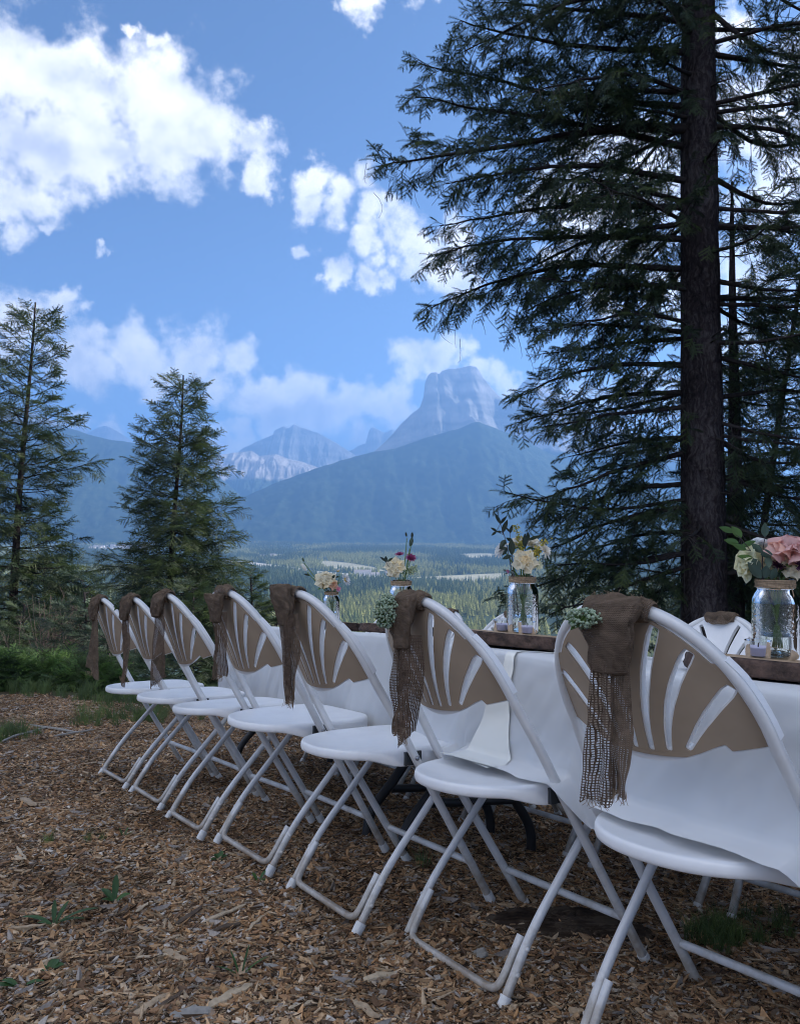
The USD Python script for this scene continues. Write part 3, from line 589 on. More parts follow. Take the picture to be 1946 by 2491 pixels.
def make_chair(label, group, M):
    t = thing('folding_chair', label, 'chair', group, M); R = .0113
    obj('seat', seat_mesh(), 'white_plastic', t, smooth=50)
    obj('backrest', panel_mesh(PANEL, .000, .013), 'white_plastic', t, smooth=50)
    inner = PANEL.buffer(-.0035).intersection(_i0).intersection(Polygon([(-.3, .236), (.3, .236), (.3, .6), (-.3, .6)]))
    obj('backrest_lining', panel_mesh(max(getattr(inner, 'geoms', [inner]), key=lambda g: g.area), -.0028, .0008), 'tan_plastic', t, smooth=50, label='tan rear face of the fan shaped backrest')
    fr = np.concatenate([polybend(front_side(1), .10, 8)[:-1], back(ax_, aw_)[0:], polybend(front_side(-1), .10, 8)[::-1][1:]])
    obj('back_frame', tube(fr, R, 10), 'white_steel', t, smooth=50)
    for s in (1, -1):
        top = np.array([s * .192, .178, .398]); obj('rear_leg', tube(polybend([np.array([s * WR, YR, 0.0]), np.array([s * .192, -.078, .128]), top], .07, 8), .0101, 10), 'white_steel', t, smooth=50)
        for p, q in ((np.array([s * WR, YR, 0]), np.array([s * .1929, -.078, .128])), (np.array([s * WF, YF, 0]), np.array([s * WB, 0, ZB]))):
            d = unit(q - p); c = lathe([(0, -.004), (.0120, -.004), (.0138, 0), (.0136, .024), (.0125, .027), (.0100, .027)], 14); u = unit(np.cross(d, [1, 0, 0])); c.apply_transform(frame_matrix(p, np.cross(u, d), u, d)); obj('foot_cap', c, 'cap_plastic', t, smooth=40)
        for p in ([s * (WB + .012), 0, ZB], [s * .2165, .0965, .262]):
            obj('bolt', ball(p, .0068, 1, (.7, 1, 1)), 'bolt_steel' if p[2] > .3 else 'white_steel', t, smooth=True)
        for zz, yy in ((.105, -.094), (.060, -.122)):
            obj('rivet', ball([s * (WR + .0085), yy, zz], .0058, 1), 'white_steel', t, smooth=True)
        b = trimesh.creation.box([.012, .05, .034]); b.apply_translation([s * .2065, .004, ZB - .004]); obj('bracket', b, 'bracket', t)
    xr = WR - .021
    obj('rear_brace', tube(polybend([[-xr, -.086, .122], [-xr, -.138, .046], [-xr + .012, -.154, .024], [xr - .012, -.154, .024], [xr, -.138, .046], [xr, -.086, .122]], .035, 7), .0088, 9), 'white_steel', t, smooth=50)
    obj('front_brace', tube([[-.2085, .186, .113], [0, .186, .113], [.2085, .186, .113]], .0092, 9), 'white_steel', t, smooth=50)
    return t


def chair_matrix(x, y, yaw, dz, roll, flip=False, lean=0.0):
    n = NRM; f = np.array([math.sin(yaw), math.cos(yaw), 0]); f = unit(f - n * f.dot(n)); r = np.cross(f, n); c, s = math.cos(roll), math.sin(roll)
    r, n = r * c + n * s, n * c - r * s
    if lean:
        c, s = math.cos(lean), math.sin(lean); f, n = f * c + n * s, n * c - f * s
    return frame_matrix([x, y, GA * x + GB * y + dz], r, f, n)


POSES = [(.573, 1.425, .957, -.023, -.001), (.244, 1.871, 1.016, -.010, .023), (-.077, 2.208, .995, .007, .014), (-.376, 2.612, .943, .018, -.008), (-.652, 2.956, 1.004, .011, .049), (-.934, 3.389, .963, .001, .014), (-1.209, 3.764, .940, -.002, .012)]
CHAIR_M = [chair_matrix(*p) for p in POSES]
CH_LABELS = ['nearest white folding chair, cut off by the right edge, sash with white sprigs', 'second nearest white folding chair, round green posy tucked in its sash', 'third nearest white folding chair, its sash collar standing up in a point',
             'fourth nearest white folding chair, its sash loop sticking out to the left', 'white folding chair, fifth from the right, with a plain wide hanging sash', 'second farthest white folding chair in the row, dark greens on its sash', 'farthest white folding chair at the left end of the row']
chair0 = make_chair(CH_LABELS[0], 'chairs along the near side of the table', CHAIR_M[0])
for M, lb in zip(CHAIR_M[1:], CH_LABELS[1:]):
    copy_of(chair0, 'folding_chair', lb, 'chairs along the near side of the table', M)
OPP = [(-.62, 2.30, .02), (-1.13, 2.28, -.03), (-1.64, 2.27, .02), (-2.20, 2.28, -.04), (-2.74, 2.27, .03), (-3.27, 2.29, .0), (-3.78, 2.28, .04)]
OPP_M = []
for k, (r, f, dy) in enumerate(OPP):
    p = site(r, f); OPP_M.append(chair_matrix(p[0], p[1], YAW0 + math.pi + dy, float(ground_z(p[0], p[1]) - GA * p[0] - GB * p[1]) + .004, 0))
    copy_of(chair0, 'folding_chair', ['white chair across the table, first from the right edge', 'white chair facing us behind the right jar, burlap on its rim', 'white chair across the table, left of the one behind the right jar', 'white chair across the table, hidden behind the backrest of the second chair', 'white chair across the table, behind the dark sprig jar', 'white chair across the table, peeping over the second chair backrest', 'white chair across the table, at its far end'][k], 'chairs along the far side of the table', OPP_M[-1])

# ------------------------------------------------------------------ burlap sashes


def arch_point(x):
    """Point of the tube axis on the arch at the width x, and its w."""
    k = (np.abs(np.clip(x, -ARCH_X, ARCH_X)) / ARCH_X) ** (1 / .94); return ARCH_W + ARCH_H * np.sqrt(np.maximum(0, 1 - k ** 2)) ** .94


def wrap_mesh(x0, x1, r=.021, seed=0, n=26, m=22):
    r_ = np.random.default_rng(seed); x = np.linspace(x0, x1, n); p = back(x, arch_point(x)); t = unit(np.gradient(p, axis=0)); a = np.broadcast_to(NB, p.shape); b = np.cross(t, a); ang = np.arange(m) * 2 * np.pi / m
    wr = meshkit.fbm(np.stack([np.broadcast_to(x[:, None] * 55, (n, m)), 1.1 * np.cos(ang)[None] + x[:, None] * 14, 1.1 * np.sin(ang)[None] + 0 * x[:, None] + seed], -1), 3, seed)
    rad = r * (1 + .42 * (wr - .45)) * np.where(np.minimum(x - x0, x1 - x) < 1e-6, .86, 1)[:, None] * (1 + .10 * np.sin(x * 130 + seed))[:, None]
    v = p[:, None] + rad[..., None] * (np.cos(ang)[None, :, None] * a[:, None] + np.sin(ang)[None, :, None] * b[:, None])
    uv = np.stack(np.broadcast_arrays(x[:, None] * 1.0, ang[None] * r), -1).reshape(-1, 2)
    return trimesh.Trimesh(v.reshape(-1, 3), grid_faces(n, m, True), process=False), uv


def loft(sections, m=26, seed=0, rough=.16):
    """A closed sleeve through elliptic sections: (centre, half width along x, half depth, twist)."""
    q = np.linspace(0, len(sections) - 1, 5 * len(sections)); cs = np.array([np.concatenate([x[0], x[1:]]) for x in sections]); cs = np.stack([np.interp(q, np.arange(len(sections)), cs[:, k]) for k in range(6)], -1); sections = [(r[:3], r[3], r[4], r[5]) for r in cs]
    ang = np.arange(m) * 2 * np.pi / m; n = len(sections); v = np.zeros((n, m, 3)); uv = np.zeros((n, m, 2)); L = 0
    for i, (c, hw, hd, tw) in enumerate(sections):
        if i: L += np.linalg.norm(np.array(c) - np.array(sections[i - 1][0]))
        nz = meshkit.fbm(np.stack([2.6 * np.cos(ang), 2.6 * np.sin(ang), 0 * ang + L * 34 + seed * 3 + np.cos(ang) * 1.2], -1), 3, seed)
        k = 1 + rough * 2 * (nz - .5); ca, sa = np.cos(ang) * hw * k, np.sin(ang) * hd * k; ct, st = math.cos(tw), math.sin(tw)
        v[i] = np.array(c) + np.stack([ca * ct - sa * st, ca * st + sa * ct, .004 * (nz - .5)], -1); uv[i] = np.stack([ang * (hw + hd) * .5, 0 * ang + L], -1)
    return trimesh.Trimesh(v.reshape(-1, 3), grid_faces(n, m, True), process=False), uv.reshape(-1, 2)


def tail_mesh(top, bottom, w0, w1, seed=0, depth=.014, n=34, m=17, slant=.02, turn=0.0, cup=.012, wmid=None):
    """A hanging strip with soft lengthwise folds and a frayed, slanting lower edge."""
    t = np.linspace(0, 1, n)[:, None]; s = np.linspace(-1, 1, m)[None]; top, bottom = np.array(top, float), np.array(bottom, float)
    c = top + (bottom - top) * t[..., None]; wd = w0 + (w1 - w0) * t if wmid is None else np.interp(t, [0, .45, 1], [w0, wmid, w1]); nz = meshkit.fbm(np.stack([s * 1.3 + 0 * t + seed, t * 2.2 + 0 * s, 0 * s * t + seed], -1), 3, seed) - .5
    tw = turn * t; x = wd * s; y = depth * nz * 2.6 * (.4 + t) + cup * (np.abs(s) ** 1.5) * (1 - .5 * t) + .006 * np.sin(s * 5 + seed + t * 2)
    jag = (np.abs(t - 1) < 1e-9) * .010 * (meshkit.noise(np.stack([s * 6 + seed, 0 * s, 0 * s], -1), seed) - .5)
    v = c + np.stack([x * np.cos(tw) - y * np.sin(tw), x * np.sin(tw) + y * np.cos(tw), slant * s * t ** 3 * np.ones_like(x) + jag + .010 * nz * t], -1)
    uv = np.stack(np.broadcast_arrays(x, t * np.linalg.norm(bottom - top)), -1).reshape(-1, 2)
    return sheet(v), uv


def put(mesh, M):
    m = mesh.copy(); m.apply_transform(M); return m


def sash(k, M, label, x=0.0, half=.055, knot_w=.046, knot_h=.10, tails=(), flare=None, seed=0, knot_mat='burlap', group='burlap sashes tied on the near chairs', lean=.0):
    t = thing('burlap_sash', label, 'sash', group, M)
    wm, uv = wrap_mesh(x - half, x + half, .0205, seed); obj('wrap', wm, 'burlap', t, smooth=True, uv=uv)
    if not tails:
        return t
    w0 = float(arch_point(x)); b = back(x, w0)
    if flare is None:
        sec = [(b + [0, -.004, .014], half * .80, .018, 0), (b + [0, -.020, .004], half * .92, .022, 0), (b + [lean * .2, -.028, -.022], knot_w * 1.02, .022, 0), (b + [lean * .5, -.031, -.05], knot_w * .86, .021, 0), (b + [lean * .8, -.032, -.078], knot_w * .70, .018, 0), (b + [lean, -.031, -knot_h], knot_w * .58, .014, 0), (b + [lean, -.029, -knot_h - .004], knot_w * .30, .006, 0)]
    else:
        sec = [(b + flare[0], flare[1] * .80, .020, 0), (b + np.array(flare[0]) * .7 + [0, -.01, -.004], flare[1] * .98, .026, 0), (b + np.array(flare[0]) * .35 + [0, -.024, -.018], flare[1] * .86, .024, 0), (b + [lean * .5, -.030, -.042], knot_w * .82, .021, 0), (b + [lean * .8, -.031, -.062], knot_w * .66, .018, 0), (b + [lean, -.030, -knot_h], knot_w * .6, .014, 0), (b + [lean, -.028, -knot_h - .004], knot_w * .3, .006, 0)]
    km, uv = loft(sec, 40, seed, .34); obj('knot', km, knot_mat, t, smooth=True, uv=uv)
    gz = np.random.default_rng(seed + 50); hairs = []
    for m_ in (wm, km):
        fn = m_.face_normals; ctr = m_.triangles_center
        for q in gz.integers(0, len(ctr), 130):
            d_ = unit(fn[q] + gz.normal(0, .8, 3)) * gz.uniform(.003, .010); hairs.append(tube([ctr[q], ctr[q] + d_ * .6, ctr[q] + d_ + gz.normal(0, .0015, 3)], .00032, 3, False))
    obj('fuzz', cat(hairs), 'twine', t, kind='stuff')
    for q, (dx0, dx1, L, ww0, ww1, mt, kw) in enumerate(tails):
        top = b + [lean + dx0, -.030 - .006 * q, -knot_h + .030]; bot = b + [lean + dx1, -.036 - .010 * q, -knot_h - L]
        tm, uv = tail_mesh(top, bot, ww0, ww1, seed + 7 * q, **kw); obj('tail', tm, mt, t, smooth=True, uv=uv)
        fr = np.random.default_rng(seed + q)
        th_ = [tube(bez(bot + [u * ww1, 0, .012], bot + [u * ww1 + fr.normal(0, .003), fr.normal(0, .003), -.004], bot + [u * ww1 + fr.normal(0, .007), fr.normal(0, .005), -fr.uniform(.003, .012)], 4), .0005, 3) for u in fr.uniform(-1, 1, 14)]
        obj('fray', cat(th_), 'twine', t)
    return t


sash(0, CHAIR_M[0], 'burlap sash on the nearest chair, one tail of open netting, one dense', .014, .064, .060, .112, [(.018, .012, .200, .020, .020, 'burlap', dict(slant=.004, cup=.006)), (-.012, -.022, .215, .022, .027, 'burlap_open', dict(slant=-.004, cup=.004, wmid=.024))], seed=1)
sash(1, CHAIR_M[1], 'dark twisted burlap sash with one long pointed tail on the second chair', .012, .054, .046, .112, [(.006, .010, .205, 0.0494, 0.0208, 'burlap_mid', dict(slant=.020, turn=.5, wmid=0.0468)), (-.002, .020, .185, 0.0286, 0.0208, 'burlap_mid', dict(slant=-.012, turn=-.4))], seed=2)
sash(2, CHAIR_M[2], 'burlap sash with a stiff pointed collar on the third chair', .002, .036, .050, .085, [(.004, .048, .190, 0.0468, 0.0338, 'burlap', dict(slant=.024, cup=.008, wmid=0.0494)), (.012, .054, .205, 0.0312, 0.0286, 'burlap_mid', dict(slant=-.014))], seed=3, flare=([-.028, -.03, .026], .056), lean=.010)
sash(3, CHAIR_M[3], 'burlap sash with a loose loop jutting left on the fourth chair', .022, .042, .046, .095, [(.004, .034, .175, 0.0468, 0.0390, 'burlap_mid', dict(slant=.006, wmid=0.0442))], seed=4, flare=([-.040, -.026, -.006], .064))
sash(4, CHAIR_M[4], 'wide burlap sash with a long rounded tail on the fifth chair', .026, .046, .050, .080, [(.004, .036, .240, 0.0624, 0.0520, 'burlap_mid', dict(slant=.026, turn=.25, wmid=0.0676))], seed=5)
sash(5, CHAIR_M[5], 'very dark narrow burlap sash with a bent tail on the sixth chair', .028, .040, .044, .090, [(.004, .032, .245, 0.0468, 0.0650, 'burlap_mid', dict(slant=-.030, turn=-.3, wmid=0.0468))], seed=6)
sash(6, CHAIR_M[6], 'pale backlit burlap sash spreading out at the bottom on the farthest chair', .016, .040, .046, .095, [(.0, -.012, .250, 0.0364, 0.0598, 'burlap', dict(slant=-.028, turn=.2, wmid=0.0520))], seed=7)
for k, M in enumerate(OPP_M):
    sash(20 + k, M, ['burlap band on the chair across the table at the right edge', 'burlap band on the rim of the chair behind the right jar', 'burlap band on the chair left of the one behind the right jar', 'burlap band on the chair hidden by the second chair', 'burlap band on the chair behind the dark sprig jar', 'burlap band showing above the second chair backrest', 'burlap band on the chair at the far end across the table'][k], 0, .062, seed=30 + k, group='burlap sashes on the chairs across the table')
    tt = stage.GetPrimAtPath(f'/World/burlap_sash_{7 + k:03d}'); b = back(0, float(arch_point(0))); ww = .062
    s_, t_ = np.meshgrid(np.linspace(-1, 1, 15), np.linspace(0, 1, 8)); dr = back(s_ * ww, arch_point(s_ * ww) - t_ * .052 * np.sqrt(np.clip(1 - s_ ** 2 * .96, 0, 1)) + .012, .016 + .004 * np.sin(s_ * 7 + k) + 0 * t_)
    obj('fold', sheet(dr), 'burlap', tt, smooth=True, uv=np.stack([s_ * ww, t_ * .05], -1).reshape(-1, 2))


def sprig(M, c, label, cat_, n, spread, mat, r=.0042, stem=.05, axis=(0, 0, 1), seed=0, flat=.6):
    """A posy of tiny round blossoms on thin stems."""
    g = np.random.default_rng(seed); t = thing('posy', label, cat_, None, M); c = np.array(c); ax = unit(axis); blo, st = [], []
    pts = g.normal(0, 1, (n, 3)); pts = unit(pts) * (g.uniform(.2, 1, n) ** (1 / 3))[:, None] * np.array(spread)
    for p in pts:
        q = c + p; blo.append(ball(q, r * g.uniform(.6, 1.15), 0 if n < 300 else 0, g.uniform(.75, 1.2, 3)))
        if g.uniform() < .5: st.append(tube(bez(c - ax * stem, c + p * .3 - ax * stem * .3, q, 4), .0007, 3, False))
    obj('blossom', cat(blo), mat, t, smooth=True, kind='stuff'); obj('stem', cat(st), 'stem_green', t, kind='stuff'); return t


b1 = back(-.010, float(arch_point(-.010)))
sprig(CHAIR_M[0], b1 + [-.012, -.050, -.022], 'flat spray of white sprigs tucked in the nearest sash', 'posy', 210, (.042, .018, .018), 'babys_breath', .0034, .03, (.5, .3, .5), 3)
b2 = back(.000, float(arch_point(.000)))
sprig(CHAIR_M[1], b2 + [-.004, -.062, -.026], 'round posy of small pale green buds in the second sash', 'posy', 300, (.032, .028, .042), 'babys_breath', .0036, .04, (.3, .4, .8), 4)
b3 = back(.008, float(arch_point(.008)))
sprig(CHAIR_M[5], b3 + [-.014, -.045, -.020], 'small dark green sprig in the sixth sash', 'posy', 60, (.034, .02, .030), 'leaf_grey', .005, .04, (.3, .4, .8), 5)
sprig(CHAIR_M[6], b3 + [-.020, -.042, -.012], 'small pale sprig in the farthest sash', 'posy', 50, (.030, .018, .018), 'babys_breath', .004, .03, (.3, .4, .8), 6)
# ------------------------------------------------------------------ the table row, its linen and its legs


def edge_f(r):
    return 1.275 + .10 * (-.85 - np.asarray(r, float))


def top_h(r, f=None):
    """Height of the table top over the plane of the site; the tables lean a little away from the near chairs."""
    q = -.65 - np.asarray(r, float); h = .675 + .028 * np.minimum(1.55, q) - .006 * np.maximum(0, q - 1.55)
    return h if f is None else h - TILT * (f - edge_f(r))


TILT = .085
TURN = math.atan(-.13); TL = 1.83
def table_frame(r):
    """Axes of a table whose near edge passes r."""
    k = -.028 if r > -2.2 else .004; ex = unit(RGT + FWD * -.10 + NRM * k); ey = FWD - NRM * TILT; ey = unit(ey - ex * ey.dot(ex)); return ex, ey, np.cross(ex, ey)


for r0, r1, lb in ((-2.27, -.44, 'near folding table under the white cloth, black wishbone legs'), (-4.11, -2.28, 'far folding table under the white cloth, black wishbone legs')):
    rm = (r0 + r1) / 2; ex, ey, ez = table_frame(rm); o = site(rm, float(edge_f(rm)) + .012) + NRM * (float(top_h(rm)) - .004)
    t = thing('folding_table', lb, 'table', 'folding tables set end to end', frame_matrix(o, ex, ey, ez)); L = (r1 - r0) / 2 - .006
    tp = trimesh.creation.box([2 * L, .74, .040]); tp.apply_translation([0, .37, -.022]); obj('tabletop', tp, 'white_plastic', t)
    for s in (-1, 1):
        lx = s * (L - .32)
        lx = s * (L - .125); mid = .37
        for sg in (-1, 1):
            p = o + ex * lx + ey * (mid + sg * .27); h = float(p[2] - ground_z(p[0], p[1])) / ez[2] - .004
            obj('leg', tube(polybend([[lx, mid + sg * .05, -.05], [lx, mid + sg * .055, -h + .37], [lx, mid + sg * .175, -h + .20], [lx, mid + sg * .262, -h + .10], [lx, mid + sg * .27, -h]], .06, 6), .0175, 10), 'black_steel', t, smooth=50)
        obj('cross_bar', tube([[lx, mid - .18, -h + .196], [lx, mid, -h + .196], [lx, mid + .18, -h + .196]], .0150, 8), 'black_steel', t, smooth=50)
        obj('brace', tube([[lx, mid, -h + .38], [lx - s * .36, mid, -.05]], .010, 8), 'black_steel', t)

seat_r = np.array([p[0] * RGT[0] + p[1] * RGT[1] for p in POSES]); seat_f = np.array([p[0] * FWD[0] + p[1] * FWD[1] for p in POSES]); seat_dz = np.array([p[3] for p in POSES])


def cloth(name, label, mat_, r0, r1, out=0.0, lift=0.0, seed=0, end=False, skew=0.0, nr=260):
    """Linen laid over the table: a flat top, a rounded edge, and a fall that lies out on the chair seats where it meets them."""
    rr = np.linspace(r0, r1, nr); cols = []
    for r in rr:
        e = float(edge_f(r)) - out; h = float(top_h(r)) + lift; k = int(np.argmin(np.abs(seat_r - r))); on = abs(seat_r[k] - r) < .235
        inside = e < seat_f[k] + .235
        d = abs(seat_r[k] - r)
        sh = .440 + seat_dz[k] + .004 + lift * .5
        w = float(1 - smoothstep(.205, .255, d)) * float(smoothstep(.245, .17, e - seat_f[k]))
        fo = lambda q: meshkit.fbm(np.array([[r * 6.5 + seed + q * .8, q * .9, seed]]), 3, seed)[0] - .5
        pts = [(e + .80, h - TILT * .80), (e + .5, h - TILT * .5), (e + .25, h - TILT * .25), (e + .10, h - TILT * .10), (e + .03, h - TILT * .03), (e + .008, h - .004), (e - .002, h - .014)]
        hb = sh if w > .5 else .43
        hb = sh * w + (.345 + .010 * math.sin(r * 7 + seed)) * (1 - w)
        for q in np.linspace(.06, 1, 22):
            a = h - .014 + (hb + .012 * w - h + .014) * q; amp = .075 * q ** 1.1 * (1 - .25 * w); pts.append((e - .004 - .020 * q ** 2 * w - amp * 1.1 * (fo(q) + .12) - .012 * q - .020 * min(1, q * 5) * (meshkit.fbm(np.array([[r * 15 + q * 2.5 + seed, q * 2.4, seed]]), 3, seed + 4)[0] - .5), a))
        fx, hx = pts[-1]; reach = w * (.055 + .035 * (meshkit.noise(np.array([[r * 3.1 + seed, 0, 0]]), seed + 2)[0]))
        for q in (.15, .35, .6, .8, 1.0):
            pts.append((fx - reach * q, hx - .012 * w * min(1, q * 2.2) - .004 * (1 - w) * q + .003 * math.sin(r * 19 + q * 4) * w * q))
        cols.append(pts)
    a = np.array(cols); R = np.broadcast_to(rr[:, None], a.shape[:2]).copy()
    R = R - skew * np.linspace(0, 1, a.shape[1])[None] ** 2 * np.linspace(1, -.3, len(rr))[:, None] + (.008 * np.sin(np.linspace(0, 9, a.shape[1]))[None] if skew else 0)
    P = RGT * R[..., None] + FWD * a[..., :1] + NRM * a[..., 1:]
    if end:
        # the far end hangs down past the table
        ne = 16; q = np.linspace(0, 1, ne + 1)[1:][::-1, None]; c = P[0][None].repeat(ne, 0)
        ext = np.zeros_like(c); n0 = a.shape[1]
        base = P[0]; isdrop = (a[0, :, 1] < top_h(rr[0]) - .02)
        dn = np.where(isdrop[None, :], .012 * q, q * .30); outw = np.where(isdrop[None, :], .10 * q, .03 * np.sqrt(q) + .05 * q * meshkit.fbm(np.stack([np.broadcast_to(a[0, :, 0] * 6, (ne, n0)), q + 0 * a[0, :, 0], 0 * q + 0 * a[0, :, 0]], -1), 2, 4))
        ext = base[None] - NRM * dn[..., None] - RGT * outw[..., None] + FWD * np.where(isdrop, .06, 0)[None, :, None] * q[..., None]
        P = np.concatenate([ext, P])
    m = sheet(P); obj(name, m, mat_, smooth=True, label=label, cat='tablecloth')
    return P


cloth('tablecloth', 'white cloth over the far table, reaching from the second chair to the row end', 'linen', -4.14, -1.40, 0.0, 0.0, 3, end=True)
P2 = cloth('tablecloth', 'white cloth over the near table, lying on the two nearest seats', 'linen', -1.50, .30, .012, .0045, 8)
# the cream napkin strip at the overlap of the two cloths
P3 = cloth('table_runner', 'cream cloth end between the two white cloths, spread on the second seat', 'cream_linen', -1.462, -1.432, .020, .0065, 8, nr=24, skew=.15)


# ------------------------------------------------------------------ bark edged wood slices
def slice_at(r, f, rad, th_, label, seed, base):
    g = np.random.default_rng(seed); o = site(r, f, base); ex, ey, ez = table_frame(r); t = thing('wood_slice', label, 'wood slice', None, frame_matrix(o, ex, ey, ez)); n = 120; a = np.arange(n) * 2 * np.pi / n
    rr = rad * (1 + .10 * (meshkit.fbm(np.stack([1.3 * np.cos(a), 1.3 * np.sin(a), 0 * a + seed], -1), 3, seed) - .5))
    prof = [(.0, .0), (.90, 0), (.965, .002), (1.0, .10), (1.012, .35), (1.0, .6), (1.005, .85), (.985, .985), (.955, 1.0)]
    v = []
    for i, (k, z) in enumerate(prof):
        nz = meshkit.fbm(np.stack([np.cos(a) * 9, np.sin(a) * 9, 0 * a + z * 3.1 + seed], -1), 4, seed) - .5
        kk = k + (.085 * nz if .05 < z < .99 and k > .96 else 0); v.append(np.stack([rr * kk * np.cos(a), rr * kk * np.sin(a), np.full(n, z * th_)], -1))
    v = np.array(v); obj('bark', trimesh.Trimesh(v.reshape(-1, 3), grid_faces(len(prof), n, True)[:, ::-1], process=False), 'slice_bark', t, smooth=40)
    w = np.stack([np.stack([rr * k * np.cos(a), rr * k * np.sin(a), np.full(n, th_ + .0012 - .0008 * (k > .95))], -1) for k in (.001, .5, .9, .957)]); obj('wood_face', trimesh.Trimesh(w.reshape(-1, 3), grid_faces(4, n, True)[:, ::-1], process=False), 'wood_end', t, smooth=True)
    return lambda dr, df: o + ex * dr + ey * df + ez * (th_ + .0016)


def hit_table(u, v, f):
    d = pix_dir(u, v); o = np.array([0, 0, CAM_H]); k = (f - o @ FWD) / (d @ FWD); p = o + d * k; return float(p @ RGT), float(p @ NRM)


RA, RB, RC, RD = -.872, -1.655, -2.68, -3.10
fA, fB, fC, fD = 1.562, 1.575, 1.82, 1.72
TH = .036
SA = slice_at(RA - .02, fA + .01, .185, TH, 'thick bark edged wood slice under the right jar', 1, float(top_h(RA, fA)) + .008)
SB = slice_at(RB - .02, fB, .175, TH, 'bark edged wood slice under the jar with dark sprigs', 2, float(top_h(RB, fB)) + .008)
SC = slice_at(RC, fC, .17, TH, 'bark edged wood slice under the jar with purple blooms', 3, float(top_h(RC, fC)) + .003)
SD = slice_at(RD, fD, .16, TH, 'bark edged wood slice under the farthest jar', 4, float(top_h(RD, fD)) + .003)


# ------------------------------------------------------------------ mason jars with stems in water
JAR_OUT = [(0, .0), (.036, .0), (.0435, .004), (.0465, .012), (.0470, .03), (.0470, .118), (.0455, .130), (.0405, .140), (.0365, .146), (.0358, .150), (.0375, .152), (.0375, .155), (.0362, .157), (.0362, .168), (.0368, .170)]
JAR_IN = [(.0345, .170), (.0340, .150), (.0345, .146), (.0385, .138), (.0430, .129), (.0442, .118), (.0442, .012), (.040, .0075), (0, .006)]


def jar(p, label, scale=1.0, water=.052, turn=0.0):
    M = frame_matrix(p, [math.cos(turn) * scale, math.sin(turn) * scale, 0], [-math.sin(turn) * scale, math.cos(turn) * scale, 0], [0, 0, scale]); t = thing('mason_jar', label, 'jar', None, M)
    obj('glass', lathe(JAR_OUT + JAR_IN, 48), 'glass', t, smooth=35)
    wp = [(0, .0075), (.0395, .0082), (.0436, .0135), (.0436, water), (.0415, water - .0012), (0, water - .0014)]
    obj('water', lathe(wp, 40), 'water', t, smooth=35)
    tw = []
    for k in range(6):
        a = np.linspace(0, 2 * np.pi, 49); rr = .0388 + .0006 * np.sin(a * 3 + k * 2); tw.append(tube(np.stack([rr * np.cos(a), rr * np.sin(a), .1545 + k * .0029 + .0007 * np.sin(a * 2 + k)], -1), .0019, 6))
    tw.append(tube(bez([.012, -.040, .162], [.016, -.044, .150], [.018, -.0435, .136], 6), .0012, 5)); obj('twine', cat(tw), 'twine', t, smooth=True)
    return M


JM = [jar(SA(.0, .0), 'clear embossed glass jar with twine neck at the right edge, water in it'), jar(SB(-.005, .0), 'clear glass jar with twine neck holding the dark sprigs'), jar(SC(.0, .0), 'glass jar with twine neck seen above the second chair back', 1.10), jar(SD(.0, .0), 'small glass jar half hidden behind the third chair sash', .80)]


def votive(p, label):
    t = thing('votive', label, 'candle holder', None, frame_matrix(p, [1, 0, 0], [0, 1, 0], [0, 0, 1])); n = 72; a = np.arange(n) * 2 * np.pi / n; rib = 1 + .012 * np.cos(a * 36)
    pr = [(0, .0, 0), (.021, 0, 0), (.0235, .003, 1), (.0262, .034, 1), (.0264, .0365, 0), (.0246, .0365, 0), (.0222, .006, 0), (0, .005, 0)]
    v = np.array([np.stack([r * (rib if k else 1) * np.cos(a), r * (rib if k else 1) * np.sin(a), np.full(n, z)], -1) for r, z, k in pr]); obj('glass_cup', trimesh.Trimesh(v.reshape(-1, 3), grid_faces(len(pr), n, True)[:, ::-1], process=False), 'clear_glass', t, smooth=30)
    obj('candle', lathe([(0, .0062), (.0205, .0062), (.0212, .022), (.0195, .0235), (0, .0225)], 24), 'candle', t, smooth=35); obj('wick', tube([[0, 0, .022], [.0005, 0, .028], [.002, 0, .033]], .0008, 5), 'stem_dark', t)


votive(SA(.022, -.085), 'ribbed glass votive with a lavender candle before the right jar')
votive(SB(-.062, -.035), 'lavender votive at the left of the dark sprig jar')
votive(SB(.062, -.035), 'lavender votive at the right of the dark sprig jar')


# ------------------------------------------------------------------ flowers: built in the upright frame of each jar (right, away, up from its rim)
def upright_frame(M, s=1.0):
    o = M[:3, 3] + np.array([0, 0, .172]) * np.linalg.norm(M[:3, 0]); d = unit([o[0], o[1], 0]); return frame_matrix(o, np.cross(d, [0, 0, 1]), d, [0, 0, 1])


def orient(axis):
    z = unit(axis); x = unit(np.cross([0, 1, 0.3], z)); return np.stack([x, np.cross(z, x), z], 1)


def petal(w, l, cup, curl, n=8, m=9):
    s, t = np.meshgrid(np.linspace(-1, 1, m), np.linspace(0, 1, n)); ww = w * np.sqrt(np.clip(1 - ((t - .56) / .60) ** 2, .02, 1))
    x = s * ww; z = l * t * (1 - .16 * np.abs(s) ** 2.5 * t); y = -cup * w * (1 - s ** 2) * np.sin(t * np.pi * .75) + curl * l * np.maximum(0, t - .62) ** 1.7 * 2.6
    return np.stack([x, y, z], -1)


